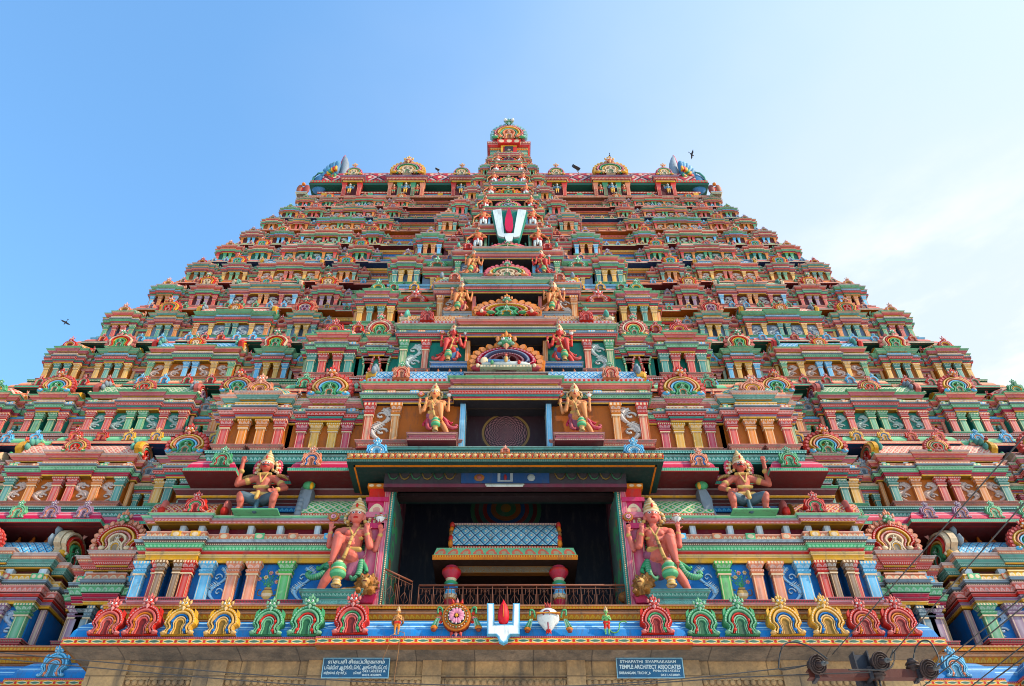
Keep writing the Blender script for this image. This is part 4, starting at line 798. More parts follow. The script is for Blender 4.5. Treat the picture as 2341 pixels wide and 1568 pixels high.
# ------------------------------------------------------------------ the central projection, storey by storey
G_RED = guard_parts((.64, .17, .13), (.30, .09, .14), (.05,.26,.11), 1); G_REDm = guard_parts((.64, .17, .13), (.30, .09, .14), (.05,.26,.11), -1)
G_ORA = guard_parts((.64, .25, .11), (.28, .08, .12), MG, -1, False); G_ORAm = G_ORA
G_SCA = guard_parts((.60, .08, .07), (.08, .16, .28), R, 1, False); G_SCAm = guard_parts((.60, .08, .07), (.08, .16, .28), R, -1, False)
G_OB = guard_parts((.64, .22, .10), (.35, .05, .06), PE, 1, False)
P_RED = pot_guard_parts((.62, .17, .09), -1); P_REDm = pot_guard_parts((.62, .17, .09), 1)
ordn = [None, 'first', 'second', 'third', 'fourth', 'fifth', 'sixth', 'seventh', 'eighth', 'ninth', 'tenth', 'eleventh', 'twelfth']
for i in range(1, 13):
    zb, zt = Z[i-1], Z[i]; H = zt-zb; s = H/6; D = DF[i-1]; L = 2 if i <= 3 else 1 if i <= 7 else 0; st = KST[i-1]; rnd = random.Random(500+i); wc = WALLC[i]
    Bf = BF[i]; yb = D+1.3*s; yd = yb-.7*s; back = DM[i-1]+2.2*s; lipw = Bf + (1.2 if i == 1 else .7*s)
    cb = MB()
    def split(fn):                               # pieces left and right of the doorway
        for a, b in ((-1, -1), (1, 1)): fn(a)
    if i == 2:                                   # open over the entrance room; set back behind the seated giants
        for a, b, o, bk in ((-lipw, -12.1, 0, back), (-12.1, -9.8, 1.08, back), (-9.8, -5.05, 0, back), (-5.05, 5.05, 0, D+1.7), (5.05, 9.6, 0, back), (9.6, 11.9, 1.08, back), (11.9, lipw, 0, back)): kapota(cb, a, b, D+o, bk, zb+.006, .16*H, s, st)
    else: kapota(cb, -lipw, lipw, D, back, zb+.006, .16*H, s, st)
    if i > 1 and i != 2: kapota(cb, -CB[i]-.4*s, CB[i]+.4*s, D-.3*s, D+1, zb+.02, .16*H, s, st)
    else: kapota(cb, -6.95, 6.95, D-.16, D+1, zb-.03, .16*H, s, st)
    for a, b, bk in (((-lipw+.6*s, lipw-.6*s, back),) if i != 2 else ((-lipw+.6*s, -5.05, back), (-5.05, 5.05, D+1.7), (5.05, lipw-.6*s, back))): beads(cb, a, b, D+.85*s, bk, zb+.16*H, zb+.24*H if i == 1 else zb+.27*H, s, st)
    co = cb.build('cornice', tower)
    if i > 1:
        cw = CB[i]; dw = DW[i]; mb = MB()
        zf, z1, z2, z3 = zb+.27*H, zb+.34*H, zb+.71*H, zb+.90*H; pst = .26*s
        for q in (-1, 1):
            a0, a1 = (dw+pst, Bf) if q > 0 else (-Bf, -dw-pst)
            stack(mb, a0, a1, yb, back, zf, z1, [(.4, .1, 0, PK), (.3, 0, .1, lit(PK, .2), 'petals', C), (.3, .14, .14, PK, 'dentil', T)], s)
            mb.fr(a0, a1, yb+.05*s, back, z1, zb+.59*H, 0, 0, wc)
            c0, c1 = (dw+pst, cw) if q > 0 else (-cw, -dw-pst)
            stack(mb, c0, c1, yd, yb+.3, zf, z1, [(.4, .12, 0, PK), (.3, 0, .1, PK, 'petals', C), (.3, .16, .16, PK, 'dentil', T)], s)
            mb.fr(c0, c1, yd+.12*s, yb+.3, z1, z2, 0, 0, wc)
            if cw-dw > 1.6: 
                px = q*(cw - .9*s); scroll_relief(mb, px, yd+.1*s, z1+.02*H, z2-.02*H, 1.2*s, lit(wc, .85), q)
                for px2 in (cw-.28*s, cw-1.55*s): pilaster(mb, q*px2, yd-.05*s, z1, z2, .36*s, PILS[i][0 if px2 > cw-s else 1], C, 1, .3*s)
            pcol = [LB, O, R, LB, G][i % 5 - 2]
            mb.fr(q*dw if q > 0 else -dw-pst, q*dw+pst if q > 0 else -dw, yd-.1*s, back, zf, z2, 0, 0, pcol, 'grad', lit(pcol, .5))
        for a, b in ((-Bf, -dw-pst), (dw+pst, Bf)): entab(mb, a, b, yb, back, zb+.59*H, zb+.80*H, s, PK_[(i+1) % 5], posts=(i <= 3), L=L)
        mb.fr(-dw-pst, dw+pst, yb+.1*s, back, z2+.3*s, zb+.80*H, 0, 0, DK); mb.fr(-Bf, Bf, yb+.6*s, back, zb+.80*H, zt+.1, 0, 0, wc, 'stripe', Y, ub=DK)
        entab(mb, -cw, cw, yd, yb+.6, z2, z3, s, PK_[(i+3) % 5], posts=(i <= 3), L=L, ub=DK)
        hw = dw + .55*s; entab(mb, -hw, hw, yd-.38*s, yd+.3, z2-.01*H, z3+.01*H, s, PK_[(i+2) % 5], posts=False, L=L, ub=DK)
        # dark room behind the doorway
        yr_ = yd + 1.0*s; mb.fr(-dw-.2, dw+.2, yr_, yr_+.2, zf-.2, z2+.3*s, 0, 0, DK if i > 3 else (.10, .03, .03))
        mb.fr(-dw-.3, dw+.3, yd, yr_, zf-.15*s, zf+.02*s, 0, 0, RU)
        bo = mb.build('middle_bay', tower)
        if i == 2:
            m2 = MB(); zc_ = 24.22
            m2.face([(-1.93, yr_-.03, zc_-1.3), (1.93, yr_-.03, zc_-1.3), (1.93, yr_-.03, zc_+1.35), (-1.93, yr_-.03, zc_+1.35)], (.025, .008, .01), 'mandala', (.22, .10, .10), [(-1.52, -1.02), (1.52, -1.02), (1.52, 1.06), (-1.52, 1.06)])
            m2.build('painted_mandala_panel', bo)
        # its vault roof, fins and platform
        rb = MB(); rc, r2 = ((.13,.36,.55), NB) if i == 2 else ROOFS[(i*3) % 6]
        rb.fr(-cw, cw, yd-.1*s, yb+.9*s, z3, zb+.965*H, 0, .03*s, (.5, .35, .36), 'dentil', R)
        barrel(rb, -cw+.1, cw-.1, yd-.05*s, yb+1.0*s, zb+.965*H, .17*H, rc, r2, L, kx=1.2)
        for q in (-1, 1):
            rb.M = Matrix.Translation((q*(cw-.05), yd+.75*s, zb+.93*H)) @ Matrix.Rotation(q*pi/2, 4, 'Z')
            gable(rb, 1.7*s, .26*H, FLM[(i+1) % 5], 1 if L == 2 else 0, False); rb.M = None
            for k in range(5): rb.ell((q*(cw-.22*s), yd+(-.1+.34*k)*s, zb+.93*H+.25*H*sin(.6+.5*k)*.9), (.14*s, .24*s, .24*s), GR if i % 2 == 0 else (.1, .33, .24), 6, 4)
            rb.M = Matrix.Translation((q*(cw*.76), yd-.2*s, zb+.95*H)); kudu(rb, .82*s, .16*H, PE if i % 2 == 0 else R, R, 1 if L == 2 else 0, G); rb.M = None
        rb.build('vault_roof', bo)
        pb = MB(); gw = GW[i]*(.78 if i > 2 else .86); gz = .90 if i == 5 else 1.0; Hn = (Z[i+1]-Z[i]) if i < 12 else 2.4
        ph = gw*.54; yg = D + (DF[i]-D)*.55 - .35*s
        stack(pb, -ph, ph, yg-.1, yb+1.2*s, z3+(.03 if i != 5 else -.02)*H, zb+gz*H-.002, [(1, 0, .0, Y), (.8, .1, .1, R, 'dots', C), (.6, .02, .02, Y), (1.0, .10, .18, [G, R, T][i % 3], 'dentil', C), (.7, .2, .2, [PE, LG, PK][i % 3], 'dots', C), (.8, .28, .28, (.5, .38, .36))], s)
        pb.M = Matrix.Translation((0, yg-.05*s, zb+gz*H)); gable(pb, gw, .42*Hn if i == 2 else .25*Hn if i == 5 else .29*Hn if i < 12 else .9, [((.62,.10,.12), Y, G, R, C, G), (O, MG, (.09,.10,.18), (.30,.05,.06), M, G), ((.55,.08,.12), Y, G, R, (.25,.3,.38), G), (O, PK, Y, R, G, G), ((.6,.1,.12), Y, G, PE, C, G)][(i+(i == 2)*4) % 5 if i != 2 else 1], 1 if L else 0); pb.M = None
        if i == 2:                                 # reclining relief group inside the big arch
            pb.M = Matrix.Translation((0, yg-.75, zb+1.003*H)); pb.fr(-1.3, 1.3, 0, .4, 0, .16, 0, 0, (.3,.3,.2), 'dots', C)
            pb.tube([(-1.2, .15, .3), (-.2, .1, .27), (.9, .1, .25), (1.2, .15, .3)], [.1, .16, .14, .05], (.5, .5, .45), 8); pb.ell((-1.1, .1, .5), (.2, .06, .26), C, 8, 5); pb.tube([(-.9, 0, .42), (.2, 0, .4)], [.09, .06], (.12, .25, .42), 6)
            pb.ell((0, -.08, .45), (.1, .08, .2), GD, 6, 5); pb.ell((0, -.1, .7), .08, SK, 6, 4); pb.ell((-.7, -.08, .25), (.09, .08, .14), G, 6, 4); pb.ell((.65, -.08, .25), (.09, .08, .14), R, 6, 4); pb.M = None
        pb.build('large_arch_gable', bo)
        # pedestals and the pair of guards
        sx = SXs[i]; pw = 1.05*s if i < 5 else .8*s
        for q in (-1, 1):
            pd = MB(); pc = [None, T, MG, BL, GR, T, T, LB, T, MG, T, MG, T][i]; x = q*sx
            stack(pd, x-pw, x+pw, yd-.75*s, yd+.2, zb+.255*H, zb+.325*H, [(.3, .06, .06, lit(pc, .2), 'dots', C), (.5, 0, 0, pc, 'scroll', lit(pc, .5), .5), (.2, .05, .1, lit(pc, .25), 'dentil', C)], s); pd.build('pedestal', bo)
            if i <= 5:
                P = {2: (G_ORA, G_ORA), 3: (G_SCA, G_SCAm), 4: (G_OB, G_OB), 5: (G_OB, G_SCAm)}[i][q > 0]
                desc = {2: 'orange four-armed guard beside the dark doorway just above the porch canopy', 3: 'red four-armed guard on a blue pedestal beside the orange doorway posts', 4: 'orange guard with mace in the fourth storey, above the red guards', 5: 'bent-kneed guard beside the blue doorway posts, below the stout guards'}[i]
            else: P = (P_RED, P_REDm)[q > 0]; desc = 'stout white-legginged guard, %s storey, %s' % (ordn[i], {6: 'below the big emblem', 7: 'beside the lower half of the big emblem', 8: 'beside the top of the big emblem', 9: 'just above the big emblem', 10: 'level with the roof niches', 11: 'before the roof', 12: 'under the crowning arch'}[i])
            figure('guardian_statue', desc + (', %s one' % ('left' if q < 0 else 'right')), 'statue', P, (x, yd-.38*s, zb+.327*H), (.118 if i < 4 else .122 if i < 6 else .135)*H, 0, 'guardian statue pairs up the middle of the tower')
        # side modules of the projection
        kw = KW[i]; stn = random.Random(i*31)
        for q in (-1, 1):
            pavilion(q, Bf-kw, Bf, yb-.35*s, zb, H, s, 'kuta', i, L, random.Random(i*31), st, 1.6)
            gap0, gap1 = cw+.45*s, Bf-kw-.4*s
            if gap1-gap0 > .9*s:
                m = max(1, int((gap1-gap0)/(2.4*s))); wd = (gap1-gap0)/m
                for k in range(m): pavilion(q, gap0+k*wd+.12*s, gap0+(k+1)*wd-.12*s, yb-.05*s, zb, H, s, 'panj' if i <= 3 else 'mini', i, L, random.Random(i*31+k+1), st, 1.2)
            # narrow arch column where the projection meets the main wall
            if i > 3:
                a = Bf+.55*s; pavilion(q, a+.1*s, a+1.5*s, DM[i-1]+1.3*s, zb, H, s, 'panj', i, L, random.Random(i*37), st, 1.2)
            rr = random.Random(i*13)
            a, b = (CB[i]+.6*s, lipw-.3*s); xs = between(rr, a, b, 1.45*s)
            if i == 2: xs = [5.9, 8.8, 12.9]
            cc = {2: [PE, PE, G], 3: [R, R, G, G, PE]}.get(i) or paircols(rr, len(xs), [R, PE, G, Y, LB])
            cc = (list(cc)*3)[:len(xs)]; krow(co, [q*v for v in xs], D+.1*s, zb+.05*H, .85*s, .165*H, cc, L)
    else:
        xs = [14.95, 13.6, 12.2, 10.6, 8.9, 7.45, 5.72]; cs = [R, R, Y, Y, G, G, R]
        nk0 = nk[0]; nk[0] = min(nk[0], 80)
        for q in (-1, 1): krow(co, [q*v for v in xs[:6]], D+.12, zb+.40, 1.24, 1.46, cs[:6], 2); krow(co, [q*xs[6]], D-.04, zb+.38, 1.26, 1.5, cs[6:], 2)
# block and arch that crown the middle column
tb = MB(); z0 = Z[12]; y0 = DF[12]-.3
stack(tb, -1.75, 1.75, y0, DM[12]+3, z0, z0+2.5, [(.2, .1, .1, PE, 'dentil', C), (.3, 0, 0, M), (.4, 0, .0, LG, 'stripe', G), (.4, 0, 0, T, 'stripe', C), (.35, .05, .05, Y, 'dentil', R), (.35, .1, .25, R), (.3, .3, .3, PK, 'dots', C)], 1)
tb.fr(-.75, .75, y0-.35, y0+.1, z0+.2, z0+1.8, 0, 0, Y, 'dentil', R); tb.fr(-.4, .4, y0-.4, y0-.2, z0+.6, z0+1.6, 0, 0, DK)
tb.fr(-.95, .95, y0-.45, y0+.1, z0+1.9, z0+2.45, .1, .2, R, 'dots', C)
to = tb.build('crowning_block', tower)
gb = MB(); gb.M = Matrix.Translation((0, y0-.25, z0+2.52)); gable(gb, 3.05, 3.4, ((.22,.42,.42), (.6,.12,.12), Y, G, PE, G), 1)
for q in (-1, 1):
    for k in range(4): gb.spike((q*(.5+.25*k), -.2, 1.9-.2*k), (q*(.75+.3*k), -.3, 2.55-.3*k), .15, [R, G, LB, PE][k])
    gb.ell((q*.36, -.75, 2.65), .17, W, 8, 6)
gb.M = None; gb.build('large_arch_gable', to)
# ------------------------------------------------------------------ the great vaulted roof
z12 = Z[12]; rf = MB(); RW = 19.3
stack(rf, -RW, RW, 50.3, 2*YC-50.3, z12, z12+.45, [(1, .6, .6, PE, 'dots', C), (1, .4, .5, PK, 'dentil', C)], 1)
rf.fr(-RW+.3, RW-.3, 50.2, 2*YC-50.9, z12+.45, z12+1.2, 0, 0, (.10, .28, .36), 'flower', C, 1.2); rf.fr(-RW+.3, RW-.3, 50.1, 2*YC-50.9, z12+1.2, z12+1.45, 0, 0, R, 'dentil', C)
rf.fr(-RW+.3, RW-.3, 51.3, 2*YC-51.3, z12+1.45, z12+2.3, 0, 0, DK)
rf.fr(-RW-.6, RW+.6, 49.9, 2*YC-49.9, z12+2.3, z12+2.55, 0, .1, DG, ub=DG); rf.fr(-RW-.55, RW+.55, 49.75, 2*YC-49.9, z12+2.55, z12+2.85, 0, 0, R, 'dots', G)
for x in np.arange(-RW+1, RW, 2.3):
    rf.fr(x-.25, x+.25, 50.08, 50.3, z12+.45, z12+1.2, 0, 0, LG if int(x) % 2 else Y)
ro = rf.build('top_storey_wall', tower)
vb = MB(); ym, rz, ry = 54.0, 5.6, 4.1; n = 14; pts = [(ym-ry*cos(pi*k/n), z12+2.85+rz*.78*sin(pi*k/n)) for k in range(n+1)]; L_ = 0
for k in range(n):
    a, b = pts[k], pts[k+1]; d = sqrt((a[0]-b[0])**2+(a[1]-b[1])**2); e = .55
    vb.face([(-RW+.5, *a), (RW-.5, *a), (RW-.5, *b), (-RW+.5, *b)], (.42, .05, .06), 'scales', (.05, .01, .01), [(-RW*e, L_*e), (RW*e, L_*e), (RW*e, (L_+d)*e), (-RW*e, (L_+d)*e)]); L_ += d
for q in (-1, 1): vb.face([(q*(RW-.5), *p) for p in (pts if q < 0 else pts[::-1])], BL)
vb.build('vault_roof', ro)
for x, gw, gh, c in ((4.75, 1.7, 1.9, Y), (10.2, 3.05, 2.7, Y), (15.6, 1.7, 1.9, Y)):
    for q in (-1, 1):
        nb = MB(); X = q*x; hw = .95 if gw < 3 else 1.8
        nb.fr(X-hw, X+hw, 49.98, 52.5, z12+.45, z12+2.3, 0, 0, M)
        for px in ([-hw+.2, hw-.2] if gw < 3 else [-hw+.2, -hw*.36, hw*.38, hw-.2]): pilaster(nb, X+px, 49.75, z12+.4, z12+2.35, .36, R if gw < 3 else (PE if abs(px) > 1 else G), PK, 0, .5)
        stack(nb, X-hw, X+hw, 49.6, 52.5, z12+2.35, z12+3.3, [(1, 0, 0, Y), (1, .1, .25, R, 'dentil', C), (.8, .3, .3, V), (.8, .1, .1, T, 'dots', C)], 1)
        no = nb.build('roof_niche', ro)
        gb = MB(); gb.M = Matrix.Translation((X, 49.6, z12+3.3)); gable(gb, gw, gh, (Y, (.6,.12,.16), G, Y, C, PE), 1, gw > 3)
        if gw < 3: gb.M = gb.M
        gb.M = None; gb.build('arch_gable', no)
for q in (-1, 1):
    fb = MB(); zf_ = z12+2.9
    def FX(v): return q*(RW+.45-v*.9)                # v: metres inwards from the end of the roof
    fb.ell((FX(.75), 50.5, zf_+.25), (.85, .5, 1.5), (.06, .16, .28), 16, 10)
    fb.tube([(FX(-.05), 50.1, zf_), (FX(.0), 50.1, zf_+.9), (FX(.4), 50.1, zf_+1.6), (FX(.9), 50.1, zf_+1.85)], [.1, .12, .12, .06], (.10, .28, .22), 6)
    for k in range(7):                           # fan of overlapping feathers with a wavy painted ring at its heart
        a = radians(22+11*k); rad = lambda r: (FX(2.35-r*cos(a)*.78), 50.5-.04*k, zf_+.1+r*sin(a)*1.42)
        fb.tube([rad(.9), rad(1.5), rad(2.1), rad(2.5), rad(2.68)], [.12, .3, .34, .26, .06], [(.07, .18, .30), (.12, .27, .40)][k % 2], 8)
        fb.tube([rad(2.0), rad(2.45), rad(2.72)], [.3, .3, .08], [(.12, .27, .40), (.2, .36, .46)][k % 2], 7)
        p = rad(1.25); fb.tube([(p[0], p[1]-.3, p[2]), (rad(1.75)[0], p[1]-.32, rad(1.75)[2])], [.2, .12], [Y, R, Y, G][k % 4], 6); p = rad(.75); fb.ell((p[0], p[1]-.25, p[2]), (.17, .18, .26), [G, Y, R][k % 3], 7, 5)
    fb.tube([(FX(2.95), 51.0, zf_+.6), (FX(2.98), 51.0, zf_+1.8), (FX(2.95), 51.0, zf_+3.2), (FX(2.85), 51.0, zf_+4.5), (FX(2.72), 51.0, zf_+5.4), (FX(2.6), 51.0, zf_+6.0)], [.42, .52, .50, .40, .24, .04], (.24, .27, .31), 12)
    fb.tube([(FX(2.45), 50.9, zf_+1.6), (FX(2.42), 50.9, zf_+3.2), (FX(2.45), 50.9, zf_+4.6), (FX(2.55), 50.95, zf_+5.7), (FX(2.62), 51, zf_+6.1)], [.1, .12, .12, .09, .04], (.50, .10, .14), 6)
    fb.build('roof_end_fin', ro)
    wb = MB(); wb.ell((FX(-.6), 49.6, z12+.9), (.22, .2, .6), R, 8, 5); wb.ell((FX(-.2), 49.5, z12+1.0), (.35, .2, .75), (.25, .06, .05), 8, 5); wb.ell((FX(-.95), 49.5, z12+1.1), (.3, .15, .7), (.3, .1, .06), 8, 5); wb.ell((FX(-.55), 49.3, z12+1.6), .2, O, 8, 5); stack(wb, min(FX(-1), FX(0)), max(FX(-1), FX(0)), 49.2, 50.6, z12-.1, z12+.3, [(1, 0, .1, C, 'dentil', T), (1, .1, 0, LB)], 1); wb.build('corner_figure', ro)
if far.f: fo = far.build('arch_ornament_rows', tower); fo['kind'] = 'stuff'
# niche figures on the roof storey
NF1 = simple_parts((.10, .22, .30), Y, True, False, voxel=.055); NF2 = simple_parts((.45, .12, .06), G, False, False, voxel=.055)
for x, P, kk, d in ((-15.7, NF1, .30, 'blue-grey four-armed figure with yellow skirt in the far left roof niche'), (-10.2, NF1, .33, 'blue-grey four-armed figure in the middle of the wide left roof niche'), (-11.35, NF2, .27, 'red and green attendant at the left side of the wide left roof niche'), (-9.05, NF2, .27, 'red and green attendant at the right side of the wide left roof niche'), (-4.75, NF1, .30, 'blue-grey four-armed figure in the roof niche just left of the middle column'),
          (4.75, NF1, .30, 'blue-grey four-armed figure in the roof niche just right of the middle column'), (10.2, NF1, .33, 'blue-grey four-armed figure in the middle of the wide right roof niche'), (9.05, NF2, .27, 'red and green attendant at the left side of the wide right roof niche'), (11.35, NF2, .27, 'red and green attendant at the right side of the wide right roof niche'), (15.7, NF1, .30, 'blue-grey four-armed figure in the far right roof niche')):
    figure('niche_statue', d, 'statue', P, (x, 49.55, z12+.45), kk*1.2, 0, 'small statues in the roof niches')
# ------------------------------------------------------------------ first storey projection with the great entrance porch
zb = Z[0]; H = Z[1]-zb; s = H/6; YP = 32.2; wc = BL; BK = DM[0]+3
rnd = random.Random(3)
for q in (-1, 1):
    mb = MB()
    K_ = lambda v: v*1.03 if v > 6.2 else v
    def X2(a, b): a, b = K_(a), K_(b); return (a, b) if q > 0 else (-b, -a)
    zB, z1, z2, z3 = 14.42, 15.2, 16.95, 19.08
    for a, b in ((5.9, 10.55), (10.9, 13.6), (13.95, 15.5)):
        A, Bb = X2(a, b); stack(mb, A, Bb, YP-.05, YP+.8, zB, z1, [(.12, .05, .05, MG), (.1, .0, .0, lit(MG, .5)), (.22, -.05, .02, MG), (.06, .1, .1, (.7, .4, .45)), (.25, .02, .16, MG), (.06, .2, .2, (.7, .4, .45)), (.19, .2, .2, MG, 'dentil', DG)], 1)
    for a, b in ((12.75, 13.6), (13.95, 14.75)): A, Bb = X2(a, b); stack(mb, A, Bb, YP-.25, YP, zB+.03, z1+.03, [(.34, .02, .02, MG), (.3, .02, .14, MG), (.06, .18, .18, (.7, .4, .45)), (.19, .18, .18, MG, 'dentil', DG)], 1)
    for a, b in ((5.85, 10.6), (10.85, 13.62), (13.93, 15.25)): A, Bb = X2(a, b); mb.fr(A, Bb, YP+.12, BK, z1, z2+.02, 0, 0, wc)
    for a, b in ((10.5, 10.95), (13.55, 14.0)): A, Bb = X2(a, b); mb.fr(A, Bb, YP+.55, BK, zB, z2+.02, 0, 0, (.02, .09, .26))
    A, Bb = X2(5.9, 15.2)
    rows = [(.30, .0, .03, Y, 'plain'), (.08, .06, .06, (.75, .5, .2)), (.16, .02, .1, R), (.2, .1, .18, (.1, .42, .18), 'dots', (.3, .62, .35)), (.12, .22, .22, (.12, .03, .03), 'dots', C), (.12, .28, .3, GR, 'dentil', (.5, .55, .55)), (.30, .2, .2, PE, 'petals', C)]
    zA = z2; zm = 18.22; stack(mb, A, Bb, YP, BK, zA, zm, rows, 1); A2, B2 = X2(12.7, 14.8); stack(mb, A2, B2, YP-.22, YP+.1, zA+.02, zm+.02, rows, 1)
    mb.fr(A+.05, Bb-.05, YP+.35, BK, zm, 18.78, 0, 0, (.16, .015, .025))
    rows2 = [(.1, .12, .12, Y), (.5, .12, .2, R, 'dentil', (.75, .45, .45)), (.12, .25, .25, (.7,.5,.5)), (.2, .3, .3, GR, 'dentil', W), (.3, .36, .42, (.22, .52, .30)), (.06, .44, .44, C)]
    stack(mb, A, Bb, YP, BK, 18.78, z3, rows2, .8); stack(mb, A2, B2, YP-.2, YP+.1, 18.79, z3+.02, rows2, .8)
    po = mb.build('entrance_storey_wing', tower)
    for x in (6.35, 8.0, 9.6, 10.85, 12.0, 12.95, 13.75, 14.95):
        x = K_(x); ub = MB(); w_ = .13 if x not in (10.85,) else .18
        ub.fr(q*x-w_, q*x+w_, YP+.02, YP+.36, zm, 18.78, 0, 0, (.35, .42, .48), 'grad', W); ub.build('upright_post', po)
    for k, x in enumerate((7.4, 8.9, 10.3, 11.8, 12.95, 13.75, 14.9)):
        x = K_(x); mb = MB(); mb.fr(q*x-.2, q*x+.2, YP-(.5 if 12.7 < x < 14.8 else .3), YP, 17.93, 18.235, 0, 0, [LB, PE, LG, PE, Y, Y, LB][k], 'dots', C); mb.build('painted_block', po)
    for x, c, w_, o in ((14.9, LB, .42, 0), (14.2, R, .34, -.1), (13.95-.02+.12, BR, .28, -.16), (13.35, BR, .28, -.16), (12.95, (.55, .03, .02), .38, -.1), (12.2, LB, .44, 0), (11.1, PE, .42, 0), (10.3, PE, .42, 0), (8.95, (.10, .40, .10), .46, 0)):
        x = K_(x); pb = MB(); pilaster(pb, q*x, YP+o-.12, z1, z2, w_, c, lit(c, .35), 1, .3); pb.build('pilaster', po)
    # painted scroll panels and flower vases
    for x, kind in ((11.65, 's'), (8.2, 's'), (9.6, 'v'), (12.57, 'n')):
        pb = MB(); X = q*K_(x); wcol = (.30, .50, .66)
        if kind == 's':
            pts = []; 
            for t in range(0, 31): a = t/30; pts.append((X+q*(.30*sin(a*2*pi)), YP+.1, 15.32+1.5*a))
            pb.tube(pts, [.035+.05*abs(sin(k/30*pi*2)) for k in range(31)], wcol, 5)
            for k in range(2, 30):
                p = pts[k]; sgn = 1 if sin(k/30*2*pi) > 0 else -1
                for e in (1, -1): pb.spike(p, (p[0]+q*sgn*e*(.20 if e > 0 else .12), YP+.07, p[2]+.10*e+.05), .035, wcol if k % 2 else W)
            for cz, sg in ((15.7, -1), (16.35, 1)):
                sp = [(X+q*sg*.08+cos(t*.6)*(.19-.017*t), YP+.08, cz+sin(t*.6)*(.2-.018*t)) for t in range(11)]; pb.tube(sp, .032, lit(wcol, .4), 5)
            pb.build('painted_scroll', po)
        elif kind == 'v':
            pb.M = Matrix.Translation((X, YP+.12, 15.3)) @ Matrix.Scale(.35, 4, (0, 1, 0))
            pb.lathe((0, 0, 0), [(.16, 0), (.18, .05), (.1, .1), (.2, .2), (.25, .34), (.2, .48), (.13, .55), (.17, .6), (.02, .6)], GD, 14, [GD, BR, GD, C, GD, BR, GD, BR], 'plain')
            for e in (-1, 1): tubearc(pb, [(e*.2, 0, .25), (e*.38, 0, .3), (e*.38, 0, .5), (e*.26, 0, .5)], .03, BR, 5)
            for k in range(9):
                a = radians(30+15*k); L = .55+.25*((k*7) % 3)/2; t = (cos(a)*L*.65, 0, .6+sin(a)*L); pb.tube([(0, 0, .58), (t[0]*.6, 0, .6+sin(a)*L*.7), t], .015, G, 4)
                if k % 2 == 0:
                    for j in range(6): pb.ell((t[0]+.06*cos(j), -.02, t[2]+.06*sin(j)), .045, [(.7, .3, .3), C][k % 4 // 2], 5, 3)
                    pb.ell((t[0], -.08, t[2]), .04, Y, 5, 3)
                else: pb.ell(t, .05, G, 5, 3)
            for k in range(16): a = rnd.random()*2.4+.4; r_ = rnd.random()*.45; pb.ell((cos(a)*r_, 0, .66+sin(a)*r_), (.05, .02, .03), G if k % 2 else LG, 5, 3)
            pb.M = None; pb.build('painted_flower_vase', po)
    # green vault beside the entrance, red vault at the outer end, landscape slab behind the seated figure
    rb = MB(); A, Bb = X2(5.95, 9.0); barrel(rb, A, Bb, YP-.12, YP+1.3, z3+.22, 1.0, (.06, .30, .10), C, 0, kx=.8); rb.fr(A, Bb, YP-.15, YP+1.7, z3+.01, z3+.22, 0, 0, R, 'dentil', C); rb.build('green_vault_roof', po)
    rb = MB(); A, Bb = X2(12.5, 15.3); barrel(rb, A, Bb, YP-.12, YP+1.3, z3+.2, .85, (.42, .05, .05), Y, 0, kx=.9); rb.fr(A, Bb, YP-.15, YP+1.5, z3+.01, z3+.2, 0, 0, LB, 'dentil', C)
    for xx in (12.5, 15.3): rb.ell((q*xx, YP+.3, z3+.55), (.16, .6, .55), PK, 8, 6); rb.ell((q*xx, YP-.05, z3+.35), (.2, .3, .25), R, 6, 4)
    rb.M = Matrix.Translation((q*13.7, YP-.35, z3+.12)); rb.fr(-.5, .5, 0, .4, 0, .12, 0, 0, GR, 'dentil', C); kudu(rb, .95, .9, R, G, 1); rb.M = None; rb.build('red_vault_roof', po)
    rb = MB(); rb.M = Matrix.Translation((q*9.2, YP+.5, z3)) @ Matrix.Rotation(-q*pi/2, 4, 'Z')
    for k in range(7): a = k/6; rb.ell((-.55+.9*a**1.5*.3, -.0, .2+1.5*a), (.28-.1*a, .2, .22), (.17, .19, .21), 8, 5)
    rb.M = None; rb.prism([(q*(9.0+x_), z3+z_) for x_, z_ in ((-.05, 0), (.45, 0), (.28, .5), (.3, 1.0), (.05, 1.7), (-.25, 1.6), (-.2, .9))][::q], YP-.1, YP+.7, (.17, .19, .21)); rb.ell((q*8.95, YP-.1, z3+1.7), (.3, .2, .22), G, 8, 5); rb.ell((q*8.8, YP-.2, z3+1.62), (.1, .1, .2), Y, 6, 4); rb.ell((q*9.0, YP-.15, z3+1.95), (.14, .12, .14), R, 6, 4); rb.build('end_fin', po); nb = MB(); nb.fr(min(q*9.9, q*11.9), max(q*9.9, q*11.9), 31.3, YP+.3, z3-.03, z3+.022, 0, 0, LG, 'plain'); nb.build('seat_slab', po)
    mb = MB(); A, Bb = X2(5.9, 14.6); stack(mb, A, Bb, YP+.62, BK, z3, Z[1]+.4, [(.3, 0, 0, (.16, .07, .03), 'flower', G), (.14, .1, .1, BL, 'petals', LB), (.07, .14, .14, M), (.14, .0, .0, (.10,.02,.02)), (.06, .1, .1, Y), (.12, .1, .25, M), (.06, .3, .3, G), (.12, .1, .1, (.08, .01, .015))], 1); mb.build('shaded_upper_wall', po)
    # entrance jamb
    jb = MB(); A, Bb = X2(5.35, 5.95); P = (.50, .06, .12)
    jb.fr(A, Bb, YP-.6, YP+.5, 14.42, 14.85, .0, 0, P); jb.fr(A-.05, Bb+.05, YP-.75, YP+.5, 14.85, 15.15, .0, .12, P); jb.fr(A, Bb, YP-.5, YP+.5, 15.15, 18.3, 0, 0, P, 'grad', lit(P, .3))
